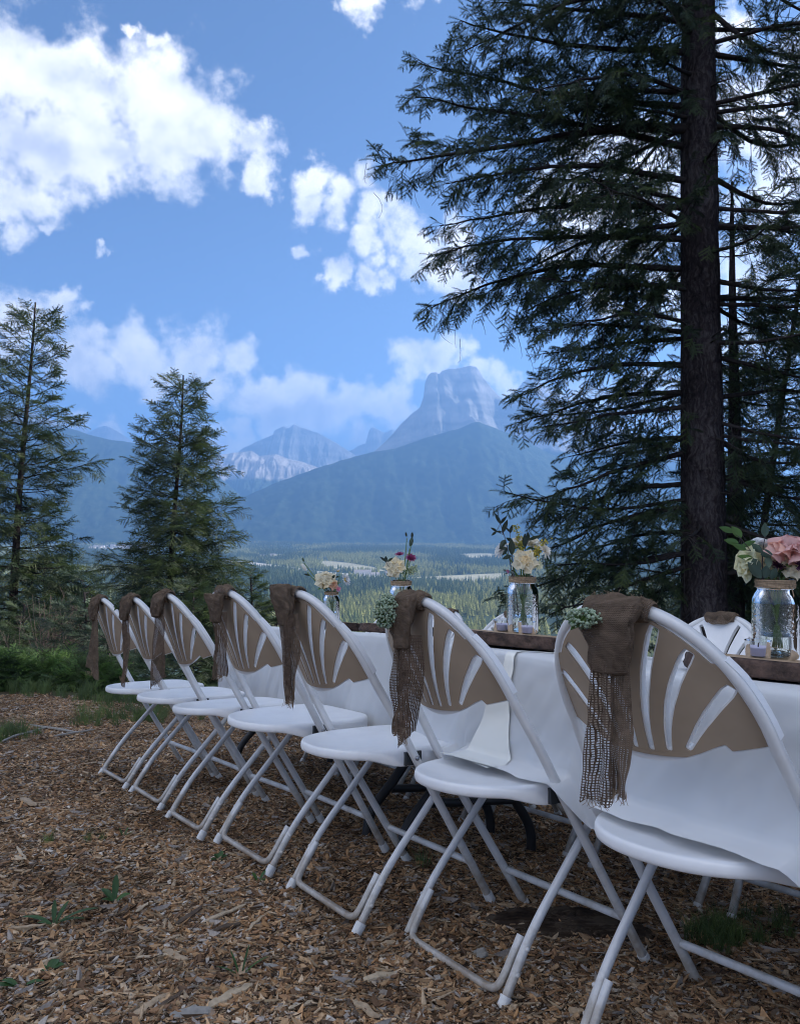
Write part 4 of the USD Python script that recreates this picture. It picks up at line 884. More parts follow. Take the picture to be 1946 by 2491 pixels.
def rose_bloom(R, seed=0, n=22, open_=1.0):
    g = np.random.default_rng(seed); ms = []
    for k in range(n):
        u = k / (n - 1); a = k * 2.39996 + g.normal(0, .12); rad = R * (.05 + .55 * u ** .9); tilt = (-.16 + .78 * u ** 1.3) * open_
        l = R * (1.05 - .12 * u) * g.uniform(.94, 1.06); w = R * (.40 + .36 * u); p = petal(w, l, .72 - .10 * u, .16 + .55 * u)
        c, s = math.cos(-tilt), math.sin(-tilt); y = p[..., 1] * c - p[..., 2] * s * -1; z = p[..., 2] * c - p[..., 1] * s * 0; y = p[..., 1] + p[..., 2] * math.sin(tilt); z = p[..., 2] * math.cos(tilt) - p[..., 1] * 0
        y = y + rad * .55; ca, sa = math.cos(a), math.sin(a); q = np.stack([p[..., 0] * ca - y * sa, p[..., 0] * sa + y * ca, z - R * .45 - R * .14 * u], -1); ms.append(sheet(q))
    return ms


def place(ms, c, axis):
    R_ = orient(axis); M = np.eye(4); M[:3, :3] = R_; M[:3, 3] = c; m = cat(ms) if isinstance(ms, list) else ms.copy(); m.apply_transform(M); return m


def leaf(L, W, fold=.25, bend=.2):
    t, s = np.meshgrid(np.linspace(0, 1, 9), np.linspace(-1, 1, 5), indexing='ij'); w = W * np.sin(np.pi * np.clip(t, 0.02, 1) ** .8) ** .9 * .5 + .0004
    return sheet(np.stack([s * w, np.abs(s) * w * fold - bend * L * t ** 2, L * t], -1))


def daisy(R, n, seed, cup=.3, rings=2, wid=.16):
    g = np.random.default_rng(seed); ms = []
    for k in range(n * rings):
        u = (k // n + .5) / rings; a = (k % n) * 2 * np.pi / n + g.normal(0, .1) + (k // n) * .3; l = R * (1 - .45 * (1 - u)) * g.uniform(.88, 1.08); t, s = np.meshgrid(np.linspace(0, 1, 6), np.linspace(-1, 1, 3), indexing='ij'); w = R * wid * np.sin(np.pi * np.clip(t * .9 + .06, 0, 1)) ** .6 * .6
        h = cup + .9 * (1 - u); x = l * t * math.cos(h); z = l * t * math.sin(h) - .25 * R * t ** 2 * u; q = np.stack([x * math.cos(a) - s * w * math.sin(a), x * math.sin(a) + s * w * math.cos(a), z + np.abs(s) * w * .3], -1); ms.append(sheet(q))
    return ms


J2, J1, J3, J4 = 1 / 5700., 1 / 7568., 1 / 2450., 1 / 2450.


def flower(jarM, jz, kind, zx, zy, size, axis, label, cat_=None, mat_='rose_cream', depth=0.0, seed=0, n=None, stem=True, stem_to=None, open_=1.0, cup=.3, rings=2, wid=.16, sm='stem_green'):
    size = size * 1.25
    """zx, zy: right and up from the middle of the jar's rim, in metres."""
    F = upright_frame(jarM); t = thing({'rose': 'rose', 'daisy': 'daisy', 'mum': 'chrysanthemum', 'bud': 'flower_bud'}[kind], label, cat_ or 'flower', None, F); c = np.array([zx, depth, zy])
    if kind == 'rose':
        b = rose_bloom(size, seed, n or 22, open_); k = len(b) // 2; obj('bloom', place(b[:k], c, axis), mat_, t, smooth=True)
        for p in b[k:]: obj('petal', place(p, c, axis), mat_, t, smooth=True)
        for q in range(4): obj('sepal', place(leaf(size * .8, size * .25), c - unit(axis) * size * .55, np.array(axis) * -.2 + [math.cos(q * 1.57), math.sin(q * 1.57), -.3]), 'leaf_green', t, smooth=True)
    elif kind in ('daisy', 'mum'):
        obj('bloom', place(daisy(size, n or 22, seed, cup, rings, wid), c, axis), mat_, t, smooth=True)
        if kind == 'daisy': obj('disc', place(ball([0, 0, size * .12], size * .24, 2, (1, 1, .55)), c, axis), 'pollen', t, smooth=True)
    else:
        obj('bloom', place([sheet(petal(size * .5, size * 2.2, .9, -.05)), sheet(petal(size * .5, size * 2.2, .9, -.05)[..., [0, 1, 2]] * [-1, -1, 1])], c, axis), mat_, t, smooth=True)
    if stem:
        e = np.array(stem_to if stem_to is not None else [zx * -.25 + .004, depth * -.2, -.150]); g0 = np.array([np.clip(zx * .3, -.022, .022), depth * .3, -.004]); s0 = c - unit(axis) * size * .5
        obj('stem', tube(np.concatenate([bez(s0, s0 - unit(axis) * size * .8, g0, 8)[:-1], bez(g0, g0 + (g0 - s0) * .1 + [0, 0, -.03], e, 8)]), .0021, 6), sm, t, smooth=True)
    return t


def leaf_sprig(jarM, pts, leaves, label, mat_='leaf_dark', stem='stem_dark', name='leafy_sprig'):
    """pts: stem polyline; leaves: (x, y, depth, length, width, direction)."""
    t = thing(name, label, 'sprig', None, upright_frame(jarM)); p = np.array(pts, float); obj('stem', tube(polybend(p, .02, 4), np.linspace(.0018, .0009, len(polybend(p, .02, 4))), 5), stem, t, smooth=True)
    for x, y, d, L, W, a in leaves:
        m = place(leaf(L, W, .3, .15), [x, d, y], a); obj('leaf', m, mat_, t, smooth=True)
        k = int(np.argmin(np.linalg.norm(polybend(p, .02, 4) - [x, d, y], axis=1))); q = polybend(p, .02, 4)[k]
        if np.linalg.norm(q - [x, d, y]) > .004: obj('stalk', tube([q, [x, d, y]], .0008, 4), stem, t)


def frond(jarM, pts, n, w, mat_, label, seed, name='filler_spray', r=.0024):
    g = np.random.default_rng(seed); t = thing(name, label, 'sprig', None, upright_frame(jarM)); p = np.array(pts, float); q = polybend(p, .03, 6); obj('stem', tube(q, .0010, 5), 'stem_green', t); bl, st = [], []
    for k in range(n):
        u = g.uniform(.35, 1) ** .8; c = np.array([np.interp(u, np.linspace(0, 1, len(q)), q[:, j]) for j in range(3)]); e = c + g.normal(0, 1, 3) * [w, w, w * .6] * (1.15 - u * .6) + [0, 0, .004]; bl.append(ball(e, r * g.uniform(.6, 1.3), 0, g.uniform(.7, 1.3, 3)))
        if k % 2: st.append(tube([c, e], .0005, 3, False))
    obj('blossom', cat(bl), mat_, t, kind='stuff'); obj('twig', cat(st), 'stem_green', t, kind='stuff')


c2, y2 = 770, 1220
q2 = lambda x, y: ((x - c2) * J2, (y2 - y) * J2)
jm = JM[1]
flower(jm, J2, 'rose', *q2(812, 975), .030, (.05, -.82, .5), 'big cream rose facing us in the dark sprig jar', depth=-.03, seed=3)
flower(jm, J2, 'mum', *q2(420, 800), .026, (-.6, -.5, .4), 'white shaggy bloom at the left of the dark sprig jar', mat_='petal_white', depth=.01, seed=4, n=20, rings=3, cup=.2)
flower(jm, J2, 'rose', *q2(700, 640), .022, (-.2, -.2, .9), 'white open bloom behind the middle dark pod', mat_='rose_white', depth=.03, seed=5, n=12, open_=1.3)
flower(jm, J2, 'rose', *q2(960, 660), .021, (.3, -.2, .9), 'white bloom on the right behind the dark pod', mat_='rose_white', depth=.03, seed=6, n=12, open_=1.3)
flower(jm, J2, 'mum', *q2(1140, 800), .025, (.7, -.4, .3), 'white drooping bloom at the right of the dark sprig jar', mat_='petal_white', depth=.0, seed=7, n=14, rings=3, cup=.1)
flower(jm, J2, 'mum', *q2(1030, 1040), .020, (.6, -.6, -.1), 'small cream bloom below the right white bloom', mat_='petal_yellow', depth=-.005, seed=8, n=12, rings=2, cup=.1)
flower(jm, J2, 'mum', *q2(556, 1140), .012, (-.5, -.5, -.1), 'tiny pink bloom low at the left of the jar neck', mat_='petal_pink', depth=-.01, seed=9, n=12, rings=1, cup=.5)
frond(jm, [(.002, 0, -.01), q2(760, 760)[:1] + (.02,) + q2(760, 760)[1:], q2(650, 360)[:1] + (.02,) + q2(650, 360)[1:]], 150, .010, 'goldenrod', 'yellow goldenrod spray standing tallest in the dark sprig jar', 11)
frond(jm, [(.006, 0, -.01), q2(920, 900)[:1] + (-.005,) + q2(920, 900)[1:], q2(1180, 640)[:1] + (.0,) + q2(1180, 640)[1:]], 150, .010, 'goldenrod', 'yellow goldenrod spray leaning right in the dark sprig jar', 12)
frond(jm, [(.006, 0, -.01), q2(760, 900)[:1] + (.0,) + q2(760, 900)[1:], q2(720, 700)[:1] + (.005,) + q2(720, 700)[1:]], 90, .008, 'goldenrod', 'short yellow spray above the big cream rose', 13)
X = lambda x, y, d=0.0: (q2(x, y)[0], d, q2(x, y)[1])
leaf_sprig(jm, [X(640, 1900, 0), X(600, 1180, -.01), X(500, 640, -.015), X(405, 340, -.015)], [(*q2(405, 340), -.015, .036, .010, (-.45, 0, .9)), (*q2(405, 340), -.015, .030, .009, (.6, -.1, .75)), (*q2(440, 490), -.015, .042, .014, (.35, -.1, .95)), (*q2(340, 465), -.015, .020, .007, (-.8, 0, .5)), (*q2(340, 470), -.015, .020, .007, (-.7, 0, -.55)), (*q2(430, 480), -.015, .018, .006, (-1, 0, .1)), (*q2(500, 620), -.02, .030, .016, (-.6, -.3, -.6)), (*q2(520, 760), -.02, .026, .010, (-1, -.1, .1)), (*q2(520, 770), -.02, .024, .009, (-.6, 0, -.7))], 'tall dark leaved sprig rising highest at the left of its jar')
leaf_sprig(jm, [X(700, 1900, 0), X(625, 1180, -.02), X(590, 800, -.025), X(560, 480, -.01)], [(*q2(565, 500), -.01, .026, .009, (.25, 0, .95)), (*q2(565, 480), -.01, .018, .006, (-.6, 0, .7)), (*q2(600, 860), -.03, .050, .020, (-.05, -.1, 1)), (*q2(590, 880), -.03, .030, .012, (-.9, -.2, -.25)), (*q2(600, 640), -.02, .022, .010, (-.7, -.2, .5))], 'second dark sprig with a wide dark leaf beside the cream rose')
leaf_sprig(jm, [X(800, 1900, 0), X(800, 1180, -.0), X(815, 900, -.01), X(815, 740, -.02)], [(*q2(815, 735), -.02, .042, .016, (0, -.1, 1)), (*q2(870, 620), -.02, .040, .010, (.9, -.1, .42)), (*q2(875, 625), -.02, .026, .010, (-.1, 0, 1))], 'dark pod leaf pair standing over the big cream rose')

c1_, y1_ = 1205, 1030
q1 = lambda x, y: ((x - c1_) * J1, (y1_ - y) * J1)
jm = JM[0]; Y = lambda x, y, d=0.0: (q1(x, y)[0], d, q1(x, y)[1])
flower(jm, J1, 'rose', *q1(1420, 545), .040, (.08, -.35, .93), 'large pink rose at the right edge', mat_='rose_pink', depth=-.005, seed=21, open_=1.25)
flower(jm, J1, 'rose', *q1(800, 720), .031, (-.75, -.45, .35), 'cream rose leaning left out of the right jar', mat_='petal_yellow', depth=-.005, seed=22)
flower(jm, J1, 'rose', *q1(745, 900), .020, (-.85, -.3, -.15), 'pale yellow bloom hanging lowest at the left of the right jar', mat_='petal_yellow', depth=-.012, seed=23, n=12, open_=1.2)
flower(jm, J1, 'rose', *q1(1090, 760), .027, (.1, -.8, .4), 'cream rose under the pink rose', mat_='rose_cream', depth=.012, seed=24)
flower(jm, J1, 'rose', *q1(960, 500), .024, (-.1, .2, .97), 'white bloom at the back of the right jar', mat_='petal_white', depth=.035, seed=25, n=14, open_=1.2)
flower(jm, J1, 'rose', *q1(1450, 850), .022, (.5, -.6, .2), 'cream bloom low at the right edge', mat_='rose_cream', depth=.0, seed=26, n=14)
flower(jm, J1, 'mum', *q1(1560, 800), .016, (.6, -.7, .2), 'dark purple bloom at the right edge', mat_='petal_purple', depth=-.02, seed=27, n=18, rings=3)
flower(jm, J1, 'mum', *q1(1250, 830), .016, (.2, -.6, .6), 'dark purple bloom between the roses of the right jar', mat_='petal_purple', depth=-.005, seed=28, n=16, rings=2)
leaf_sprig(jm, [Y(1160, 1500, 0), Y(1030, 1020, -.02), Y(940, 700, -.025), Y(700, 380, -.02)], [(*q1(590, 285), -.02, .030, .013, (-.9, 0, .4)), (*q1(710, 370), -.02, .032, .017, (-.55, -.2, .75)), (*q1(670, 470), -.02, .030, .014, (-.95, 0, .3)), (*q1(780, 570), -.02, .028, .013, (-.85, -.1, .4)), (*q1(900, 720), -.025, .034, .012, (-1, -.1, .25)), (*q1(720, 520), -.02, .030, .012, (.85, 0, .45))], 'light green leafy stem arching over the trunk at the right', 'leaf_green', 'stem_dark')
leaf_sprig(jm, [Y(1180, 1500, 0), Y(1020, 1000, -.02), Y(1020, 600, -.02), Y(1065, 350, -.02)], [(*q1(1062, 350), -.02, .030, .015, (0, -.05, 1)), (*q1(1000, 640), -.028, .026, .020, (.75, -.3, .1)), (*q1(1010, 610), -.025, .028, .014, (-.6, -.1, .65)), (*q1(1100, 650), -.025, .030, .014, (.1, -.3, -.9))], 'single round leaf on a thin upright stalk left of the pink rose', 'leaf_grey', 'stem_dark')
leaf_sprig(jm, [Y(1190, 1500, 0), Y(1010, 1020, -.025), Y(960, 840, -.03)], [(*q1(1000, 1020), -.03, .045, .020, (-.55, -.2, .8)), (*q1(960, 900), -.032, .032, .020, (-.25, -.3, .8)), (*q1(1060, 1020), -.028, .030, .018, (.1, -.2, .95)), (*q1(1150, 1030), -.025, .028, .016, (.3, -.2, .9))], 'broad grey green leaves standing in the right jar neck', 'leaf_grey')

q3 = lambda x, y: ((x - 1382) * J3, (535 - y) * J3); jm = JM[2]; Z = lambda x, y, d=0.0: (q3(x, y)[0], d, q3(x, y)[1])
flower(jm, J3, 'rose', *q3(1318, 405), .036, (-.2, -.8, .5), 'cream rose in the jar above the second chair', depth=-.015, seed=31)
flower(jm, J3, 'mum', *q3(1480, 315), .024, (.2, -.6, .7), 'bright magenta bloom right of the cream rose', mat_='petal_magenta', depth=.0, seed=32, n=20, rings=3)
flower(jm, J3, 'mum', *q3(1365, 285), .022, (-.1, -.3, .9), 'deep magenta bloom behind the cream rose', mat_='petal_magenta', depth=.02, seed=33, n=20, rings=2)
flower(jm, J3, 'bud', *q3(1475, 190), .014, (.2, 0, 1), 'green bud on a thin stalk, highest in its jar', mat_='leaf_grey', seed=34)
flower(jm, J3, 'bud', *q3(1437, 90), .007, (-.2, 0, 1), 'tiny closed bud at the left of the green bud', mat_='leaf_dark', seed=35)
flower(jm, J3, 'bud', *q3(1492, 105), .009, (.05, 0, 1), 'small round bud just over the green bud', mat_='leaf_dark', seed=36)
leaf_sprig(jm, [Z(1330, 520), Z(1260, 400, -.02), Z(1225, 350, -.02)], [(*q3(1225, 350), -.02, .026, .014, (0, 0, 1)), (*q3(1225, 340), -.02, .030, .010, (-.75, 0, .6)), (*q3(1240, 345), -.02, .030, .010, (.75, 0, .55)), (*q3(1290, 500), -.02, .030, .014, (-.8, -.2, .5))], 'dark leaves at the left of the cream rose with magenta blooms')
frond(jm, [Z(1420, 530), Z(1470, 460), Z(1520, 400)], 130, .016, 'babys_breath', 'green filler spray under the magenta blooms', 37, r=.0030)

q4 = lambda x, y: ((x - 590) * J4, (760 - y) * J4); jm = JM[3]; W_ = lambda x, y, d=0.0: (q4(x, y)[0], d, q4(x, y)[1])
flower(jm, J4, 'rose', *q4(522, 635), .042, (-.1, -.55, .83), 'cream rose over the third chair arch', depth=-.01, seed=41)
flower(jm, J4, 'daisy', *q4(735, 635), .032, (.75, -.5, .35), 'white daisy turned to the right over the third chair', mat_='petal_white', depth=-.02, seed=42, n=20, rings=2)
flower(jm, J4, 'daisy', *q4(668, 545), .022, (-.3, .2, .9), 'white daisy seen from the side behind the turned one', mat_='petal_white', depth=.01, seed=43, n=16, rings=1)
flower(jm, J4, 'rose', *q4(600, 690), .022, (.2, -.7, .3), 'peach bloom below the cream rose', mat_='petal_peach', depth=-.02, seed=44, n=12)
flower(jm, J4, 'mum', *q4(665, 735), .014, (.3, -.7, .2), 'small pink bloom under the white daisy', mat_='petal_pink', depth=-.02, seed=45, n=14, rings=2)
flower(jm, J4, 'bud', *q4(310, 530), .014, (-.55, 0, .8), 'pale bud on a long stalk leaning left', mat_='rose_white', seed=46)
flower(jm, J4, 'bud', *q4(283, 430), .007, (-.3, 0, 1), 'thin green bud above the pale leaning bud', mat_='leaf_grey', seed=47)
leaf_sprig(jm, [W_(560, 760), W_(420, 640), W_(330, 570)], [(*q4(350, 585), 0, .028, .010, (-.9, 0, .3)), (*q4(600, 610), -.04, .022, .012, (.5, -.3, .7)), (*q4(640, 600), -.03, .016, .008, (.9, 0, .2))], 'dark green leaves among the pale bouquet of the farthest jar')
# ------------------------------------------------------------------ wood chips: shredded pieces lying every way, too many to count
CHIP_COLS = np.array([(.30, .19, .105), (.36, .25, .15), (.23, .14, .08), (.16, .10, .062), (.42, .33, .23), (.36, .34, .31), (.27, .25, .235), (.10, .066, .045), (.33, .20, .10), (.20, .15, .11), (.48, .41, .32)])
CHIP_P = np.array([.15, .14, .14, .13, .08, .07, .07, .08, .06, .06, .02])


def chip(g, L, W, T):
    n = g.integers(5, 8); a = np.sort(g.uniform(0, 2 * np.pi, n) * .35 + np.arange(n) * 2 * np.pi / n * .65 + .0); r = g.uniform(.75, 1.1, n); x, y = np.cos(a) * r * L / 2, np.sin(a) * r * W / 2; bend = g.normal(0, .09) * L; z = bend * (2 * x / L) ** 2
    top = np.stack([x, y, z + T / 2], -1); bot = np.stack([x * .93, y * .93, z - T / 2], -1); v = np.concatenate([top, bot]); i = np.arange(1, n - 1); j = np.arange(n); k = (j + 1) % n
    f = np.concatenate([np.stack([0 * i, i, i + 1], -1), np.stack([0 * i + n, i + 1 + n, i + n], -1), np.stack([j, j + n, k], -1), np.stack([k, j + n, k + n], -1)]); return v, f


def rot(g, tilt):
    from scipy.spatial.transform import Rotation
    return Rotation.from_euler('zxy', [g.uniform(0, 2 * np.pi), g.normal(0, tilt), g.normal(0, tilt)]).as_matrix()


def chip_patch(seed, n, rad, small=1.0):
    g = np.random.default_rng(seed); V, F, T = [], [], []; o = 0
    for _ in range(n):
        L = float(np.clip(g.lognormal(math.log(.019), .55), .005, .060)) * small; W = float(np.clip(L * g.uniform(.16, .62), .0028, .016)); v, f = chip(g, L, W, g.uniform(.0012, .0032)); v = v @ rot(g, .26).T
        a, d = g.uniform(0, 2 * np.pi), rad * math.sqrt(g.uniform()); v = v + [d * math.cos(a), d * math.sin(a), .001 + g.uniform() ** 1.5 * .012]; V.append(v); F.append(f + o); o += len(v)
        c = CHIP_COLS[g.choice(len(CHIP_COLS), p=CHIP_P / CHIP_P.sum())] * [1.42, 1.36, 1.30] * g.uniform(.70, 1.25); T.append(np.tile(c, (len(v), 1)))
    for _ in range(26):                                             # needles and thin twig bits among the chips
        L = g.uniform(.015, .050); v, f = chip(g, L, g.uniform(.0011, .0022), .0012); v = v @ rot(g, .12).T; a, d = g.uniform(0, 2 * np.pi), rad * math.sqrt(g.uniform()); V.append(v + [d * math.cos(a), d * math.sin(a), g.uniform(.008, .014)]); F.append(f + o); o += len(v); T.append(np.tile(np.array([(.10, .065, .04), (.05, .035, .025), (.34, .26, .17)][int(g.integers(0, 3))]), (len(v), 1)))
    return trimesh.Trimesh(np.concatenate(V), np.concatenate(F), process=False), 'chips', np.clip(np.concatenate(T), 0, 1)


def ground_frames(x, y, g):
    e = .05; zx = (ground_z(x + e, y) - ground_z(x - e, y)) / (2 * e); zy = (ground_z(x, y + e) - ground_z(x, y - e)) / (2 * e); n = unit(np.stack([-zx, -zy, np.ones_like(x)], -1)); a = g.uniform(0, 2 * np.pi, len(x)); t = np.stack([np.cos(a), np.sin(a), 0 * a], -1); t = unit(t - n * (t * n).sum(-1, keepdims=True)); return np.stack([t, np.cross(n, t), n], -1)


def mulch_ground(x, y):
    """The ground as it was meshed, with its small swells."""
    return ground_z(x, y) + smoothstep(14, 6, np.hypot(x, y)) * 0.022 * (meshkit.fbm(np.stack([x * 2.2, y * 2.2, 0 * x], -1), 4, 3) - .5)


g = np.random.default_rng(5)
protos = [chip_patch(100 + k, 170, .12) for k in range(14)]
nn = 7600; yy = g.uniform(.9, 7.9, nn); xx = g.uniform(-1, 1, nn) * (.56 * yy + .35) + .25
keep = yy + .35 * np.sin(xx * 2.1) < 7.2 - .9 * smoothstep(-2.6, -4.5, xx) - .35 * meshkit.fbm(np.stack([xx * 1.5, yy * 1.5, 0 * xx], -1), 3, 2)
xx, yy = xx[keep], yy[keep]
instancer('wood_chips', None, protos, g.integers(0, 14, len(xx)), np.stack([xx, yy, mulch_ground(xx, yy) - .008], -1), quats(ground_frames(xx, yy, g)), g.uniform(.85, 1.2, len(xx)), 'brown and grey shredded wood chips covering the site', 'stuff', 'wood chips')

# larger splinters, sticks and bark pieces that can be told apart
def splinter(p, q, w, mat_, label, seed, flat=.45, lift=.012):
    """A split piece of wood lying between two points of the ground."""
    g = np.random.default_rng(seed); p, q = np.array(p), np.array(q); n = 9; t = np.linspace(0, 1, n); c = p + (q - p) * t[:, None] + np.stack([g.normal(0, .0016, n), g.normal(0, .0016, n), lift + .0015 * np.sin(t * 5 + seed)], -1); d = unit(q - p); s = unit(np.cross([0, 0, 1], d)); u = np.cross(d, s)
    prof = np.array([(-1, -.6), (-.9, .5), (-.2, .8), (.6, .9), (1, .2), (.8, -.7)]); k = (w / 2 * np.interp(t, [0, .06, .4, .93, 1], [.35, .8, 1, .8, .25]) * g.uniform(.85, 1.15, n))[:, None, None]
    v = c[:, None] + k * (prof[None, :, :1] * s + prof[None, :, 1:] * flat * u); m = len(prof); v = v.reshape(-1, 3); i = np.arange(1, m - 1); e = (n - 1) * m
    f = np.concatenate([grid_faces(n, m, True), np.stack([0 * i, i + 1, i], -1), np.stack([0 * i + e, e + i, e + i + 1], -1)]); mm = trimesh.Trimesh(v, f, process=False)
    return obj('wood_splinter', mm, mat_, label=label, cat='wood piece')


G = lambda u, v: on_ground(u, v)
SPL = [((322, 2488), (413, 2430), .020, 'stick', 'pale split stick at the bottom edge, left half'), ((500, 2470), (615, 2407), .026, 'stick_pale', 'widest pale split stick near the bottom edge'), ((496, 2257), (595, 2210), .014, 'stick_pale', 'long thin pale splinter in the middle of the chips'), ((430, 2262), (492, 2216), .018, 'stick_dark', 'reddish brown twig left of the long thin splinter'),
       ((440, 2330), (330, 2345), .012, 'stick_pale', 'curved pale splinter lower left'), ((395, 2300), (440, 2288), .010, 'stick', 'small pale splinter by the bark twig'), ((415, 2484), (520, 2478), .034, 'stick_grey', 'grey forked wood piece at the bottom edge'), ((505, 2282), (590, 2256), .016, 'stick_dark', 'dark bark strip under the thin splinter'), ((385, 2470), (455, 2418), .012, 'stick_dark', 'thin dark twig crossing at the bottom'),
       ((400, 2325), (455, 2350), .020, 'stick', 'short tan wood chunk in the lower middle'), ((36, 2092), (62, 2100), .014, 'stick_pale', 'white splinter at the left edge, upright bend'), ((40, 2068), (64, 2102), .010, 'stick_pale', 'thin white splinter crossing at the left edge'), ((52, 1948), (86, 1968), .030, 'stick', 'rounded wood chunk far left'), ((205, 1864), (255, 1860), .014, 'stick', 'orange brown stick behind the farthest chair feet'),
       ((885, 2397), (965, 2383), .022, 'stick_pale', 'pale ridged wood piece in front of the third chair'), ((860, 2450), (925, 2491), .016, 'stick', 'tan splinter at the bottom edge in the middle'), ((845, 2445), (872, 2491), .008, 'stick_dark', 'thin twig beside the tan splinter'), ((1035, 2240), (1096, 2258), .008, 'stick_pale', 'thin pale splinter behind the second chair foot'), ((930, 2282), (968, 2290), .016, 'stick', 'tan curl of wood by the second chair bar'), ((925, 2312), (965, 2305), .020, 'stick', 'orange wood chunk by the second chair bar'),
       ((1160, 2325), (1178, 2340), .034, 'stick_grey', 'grey leaf shaped bark piece inside the second chair'), ((250, 2285), (300, 2266), .009, 'stick', 'small splinter by the weeds'), ((330, 2232), (360, 2208), .012, 'stick_pale', 'pale splinter right of the weeds'), ((20, 2270), (110, 2262), .010, 'stick', 'long splinter under the left weed'), ((600, 2275), (640, 2240), .010, 'stick_pale', 'splinter ahead of the third chair foot'), ((178, 2024), (205, 2030), .012, 'stick_grey', 'grey splinter left of the far chairs'),
       ((95, 2360), (140, 2340), .010, 'stick_pale', 'pale splinter at lower left'), ((180, 2440), (215, 2420), .014, 'stick', 'tan splinter at the lower left'), ((640, 2360), (700, 2372), .012, 'stick_grey', 'grey splinter in the lower middle'), ((700, 2470), (760, 2452), .012, 'stick_pale', 'pale splinter near the bottom middle'), ((1380, 2470), (1420, 2478), .018, 'stick', 'tan chunk at the bottom under the nearest chair'), ((1530, 2400), (1560, 2420), .016, 'stick', 'brown chunk inside the nearest chair legs'), ((1258, 2262), (1288, 2258), .016, 'stick_pale', 'pale chip lying on the dark half buried log')]
for k, (a, b, w, m_, lb) in enumerate(SPL):
    splinter(G(*a), G(*b), w, m_, lb, 300 + k)

# the half buried log under the two nearest chairs
lp = np.array([on_ground(1400, 2265)])[0]; n, m = 60, 40; th2 = np.linspace(0, 2 * np.pi, n, endpoint=False); ph = np.linspace(0, 1, m); ld = unit(on_ground(1600, 2290) - on_ground(1200, 2250)); ls = unit(np.cross([0, 0, 1], ld)); V = np.zeros((m, n, 3))
for i, q in enumerate(ph):
    rr = 1.0 * math.cos(q * math.pi / 2) ** .45 if q < 1 else 0; nz = meshkit.fbm(np.stack([2 * np.cos(th2), 2 * np.sin(th2), 0 * th2 + q * 3], -1), 4, 4)
    V[i] = lp + ld * (np.cos(th2) * .215 * rr * (1 + .3 * (nz - .5)))[:, None] + ls * (np.sin(th2) * .105 * rr * (1 + .3 * (nz - .5)))[:, None] + np.array([0, 0, 1.0]) * (.036 * math.sin(q * math.pi / 2) ** .8 - .014 + .010 * (nz - .5) + .004 * np.sin(th2 * 23) * (rr > .3))[:, None]
obj('log', trimesh.Trimesh(V.reshape(-1, 3), grid_faces(m, n, True), process=False), 'log_wood', smooth=True, label='dark weathered log half buried under the nearest chairs', cat='log')

# ------------------------------------------------------------------ weeds and tufts growing through the chips
def weed(u, v, leaves, label, mat_='weed'):
    o = on_ground(u, v, .004); t = thing('weed', label, 'weed', None, frame_matrix(o, [1, 0, 0], [0, 1, 0], [0, 0, 1]))
    for k, (a, el, L, W) in enumerate(leaves):
        L, W = L * .72, W * .72
        d = np.array([math.cos(a) * math.cos(el), math.sin(a) * math.cos(el), math.sin(el)]); base = np.array([math.cos(a) * .006, math.sin(a) * .006, .002]); tt, s = np.meshgrid(np.linspace(0, 1, 11), np.linspace(-1, 1, 5), indexing='ij'); side = unit(np.cross(d, [0, 0, 1])); w = W / 2 * np.sin(np.pi * np.clip(tt * .93 + .05, 0, 1)) ** .8 * (1 + .12 * np.sin(tt * 30)) + .0005
        P = base + d * (L * tt)[..., None] + side * (s * w)[..., None] + np.array([0, 0, 1.0]) * (np.abs(s) * w * .35 - .28 * L * tt ** 2 * math.cos(el))[..., None]; obj('leaf', sheet(P), mat_, t, smooth=True)


weed(130, 2256, [(2.9, .35, .13, .020), (1.9, 1.1, .085, .016), (1.0, .95, .09, .020), (.12, .55, .17, .022), (.35, .30, .10, .018), (3.4, .5, .05, .014)], 'long leaved weed at the left, tallest of the weeds')
weed(278, 2200, [(2.5, .55, .09, .026), (1.75, 1.2, .10, .024), (.6, .5, .06, .028), (2.9, .3, .05, .018)], 'weed with four broad blades right of the long leaved one')
weed(122, 2366, [(2.6, .4, .035, .028), (.4, .45, .035, .028), (1.4, .6, .035, .03), (4.2, .4, .025, .022)], 'small round leaved clover like plant at lower left', 'weed')
weed(50, 2408, [(3.3, .30, .12, .020), (.3, .35, .06, .018), (3.0, .5, .06, .02)], 'flat leaved weed at the bottom left corner')
weed(532, 2096, [(2.2, .6, .035, .024), (.5, .5, .035, .026), (1.3, .9, .04, .022), (3.6, .4, .03, .022), (5.2, .4, .025, .02)], 'small leafy weed beside the fourth chair foot')
weed(492, 2026, [(1.6, .9, .04, .022), (.2, .6, .03, .02), (2.9, .5, .03, .018)], 'tiny weed at the fifth chair foot')
weed(628, 2150, [(2.4, .8, .045, .014), (.9, .9, .05, .014), (.1, .5, .03, .012)], 'small two bladed weed before the third chair foot')
weed(585, 2380, [(2.4, 1.0, .08, .006), (1.2, 1.1, .09, .006), (.5, .6, .10, .006), (3.0, .5, .08, .006)], 'thin grassy weed in the lower middle')
weed(300, 2040, [(2.4, .9, .05, .010), (1.2, 1.0, .05, .010), (.4, .6, .05, .008)], 'small yellowish weed beside the far chairs', 'shrub_leaf')


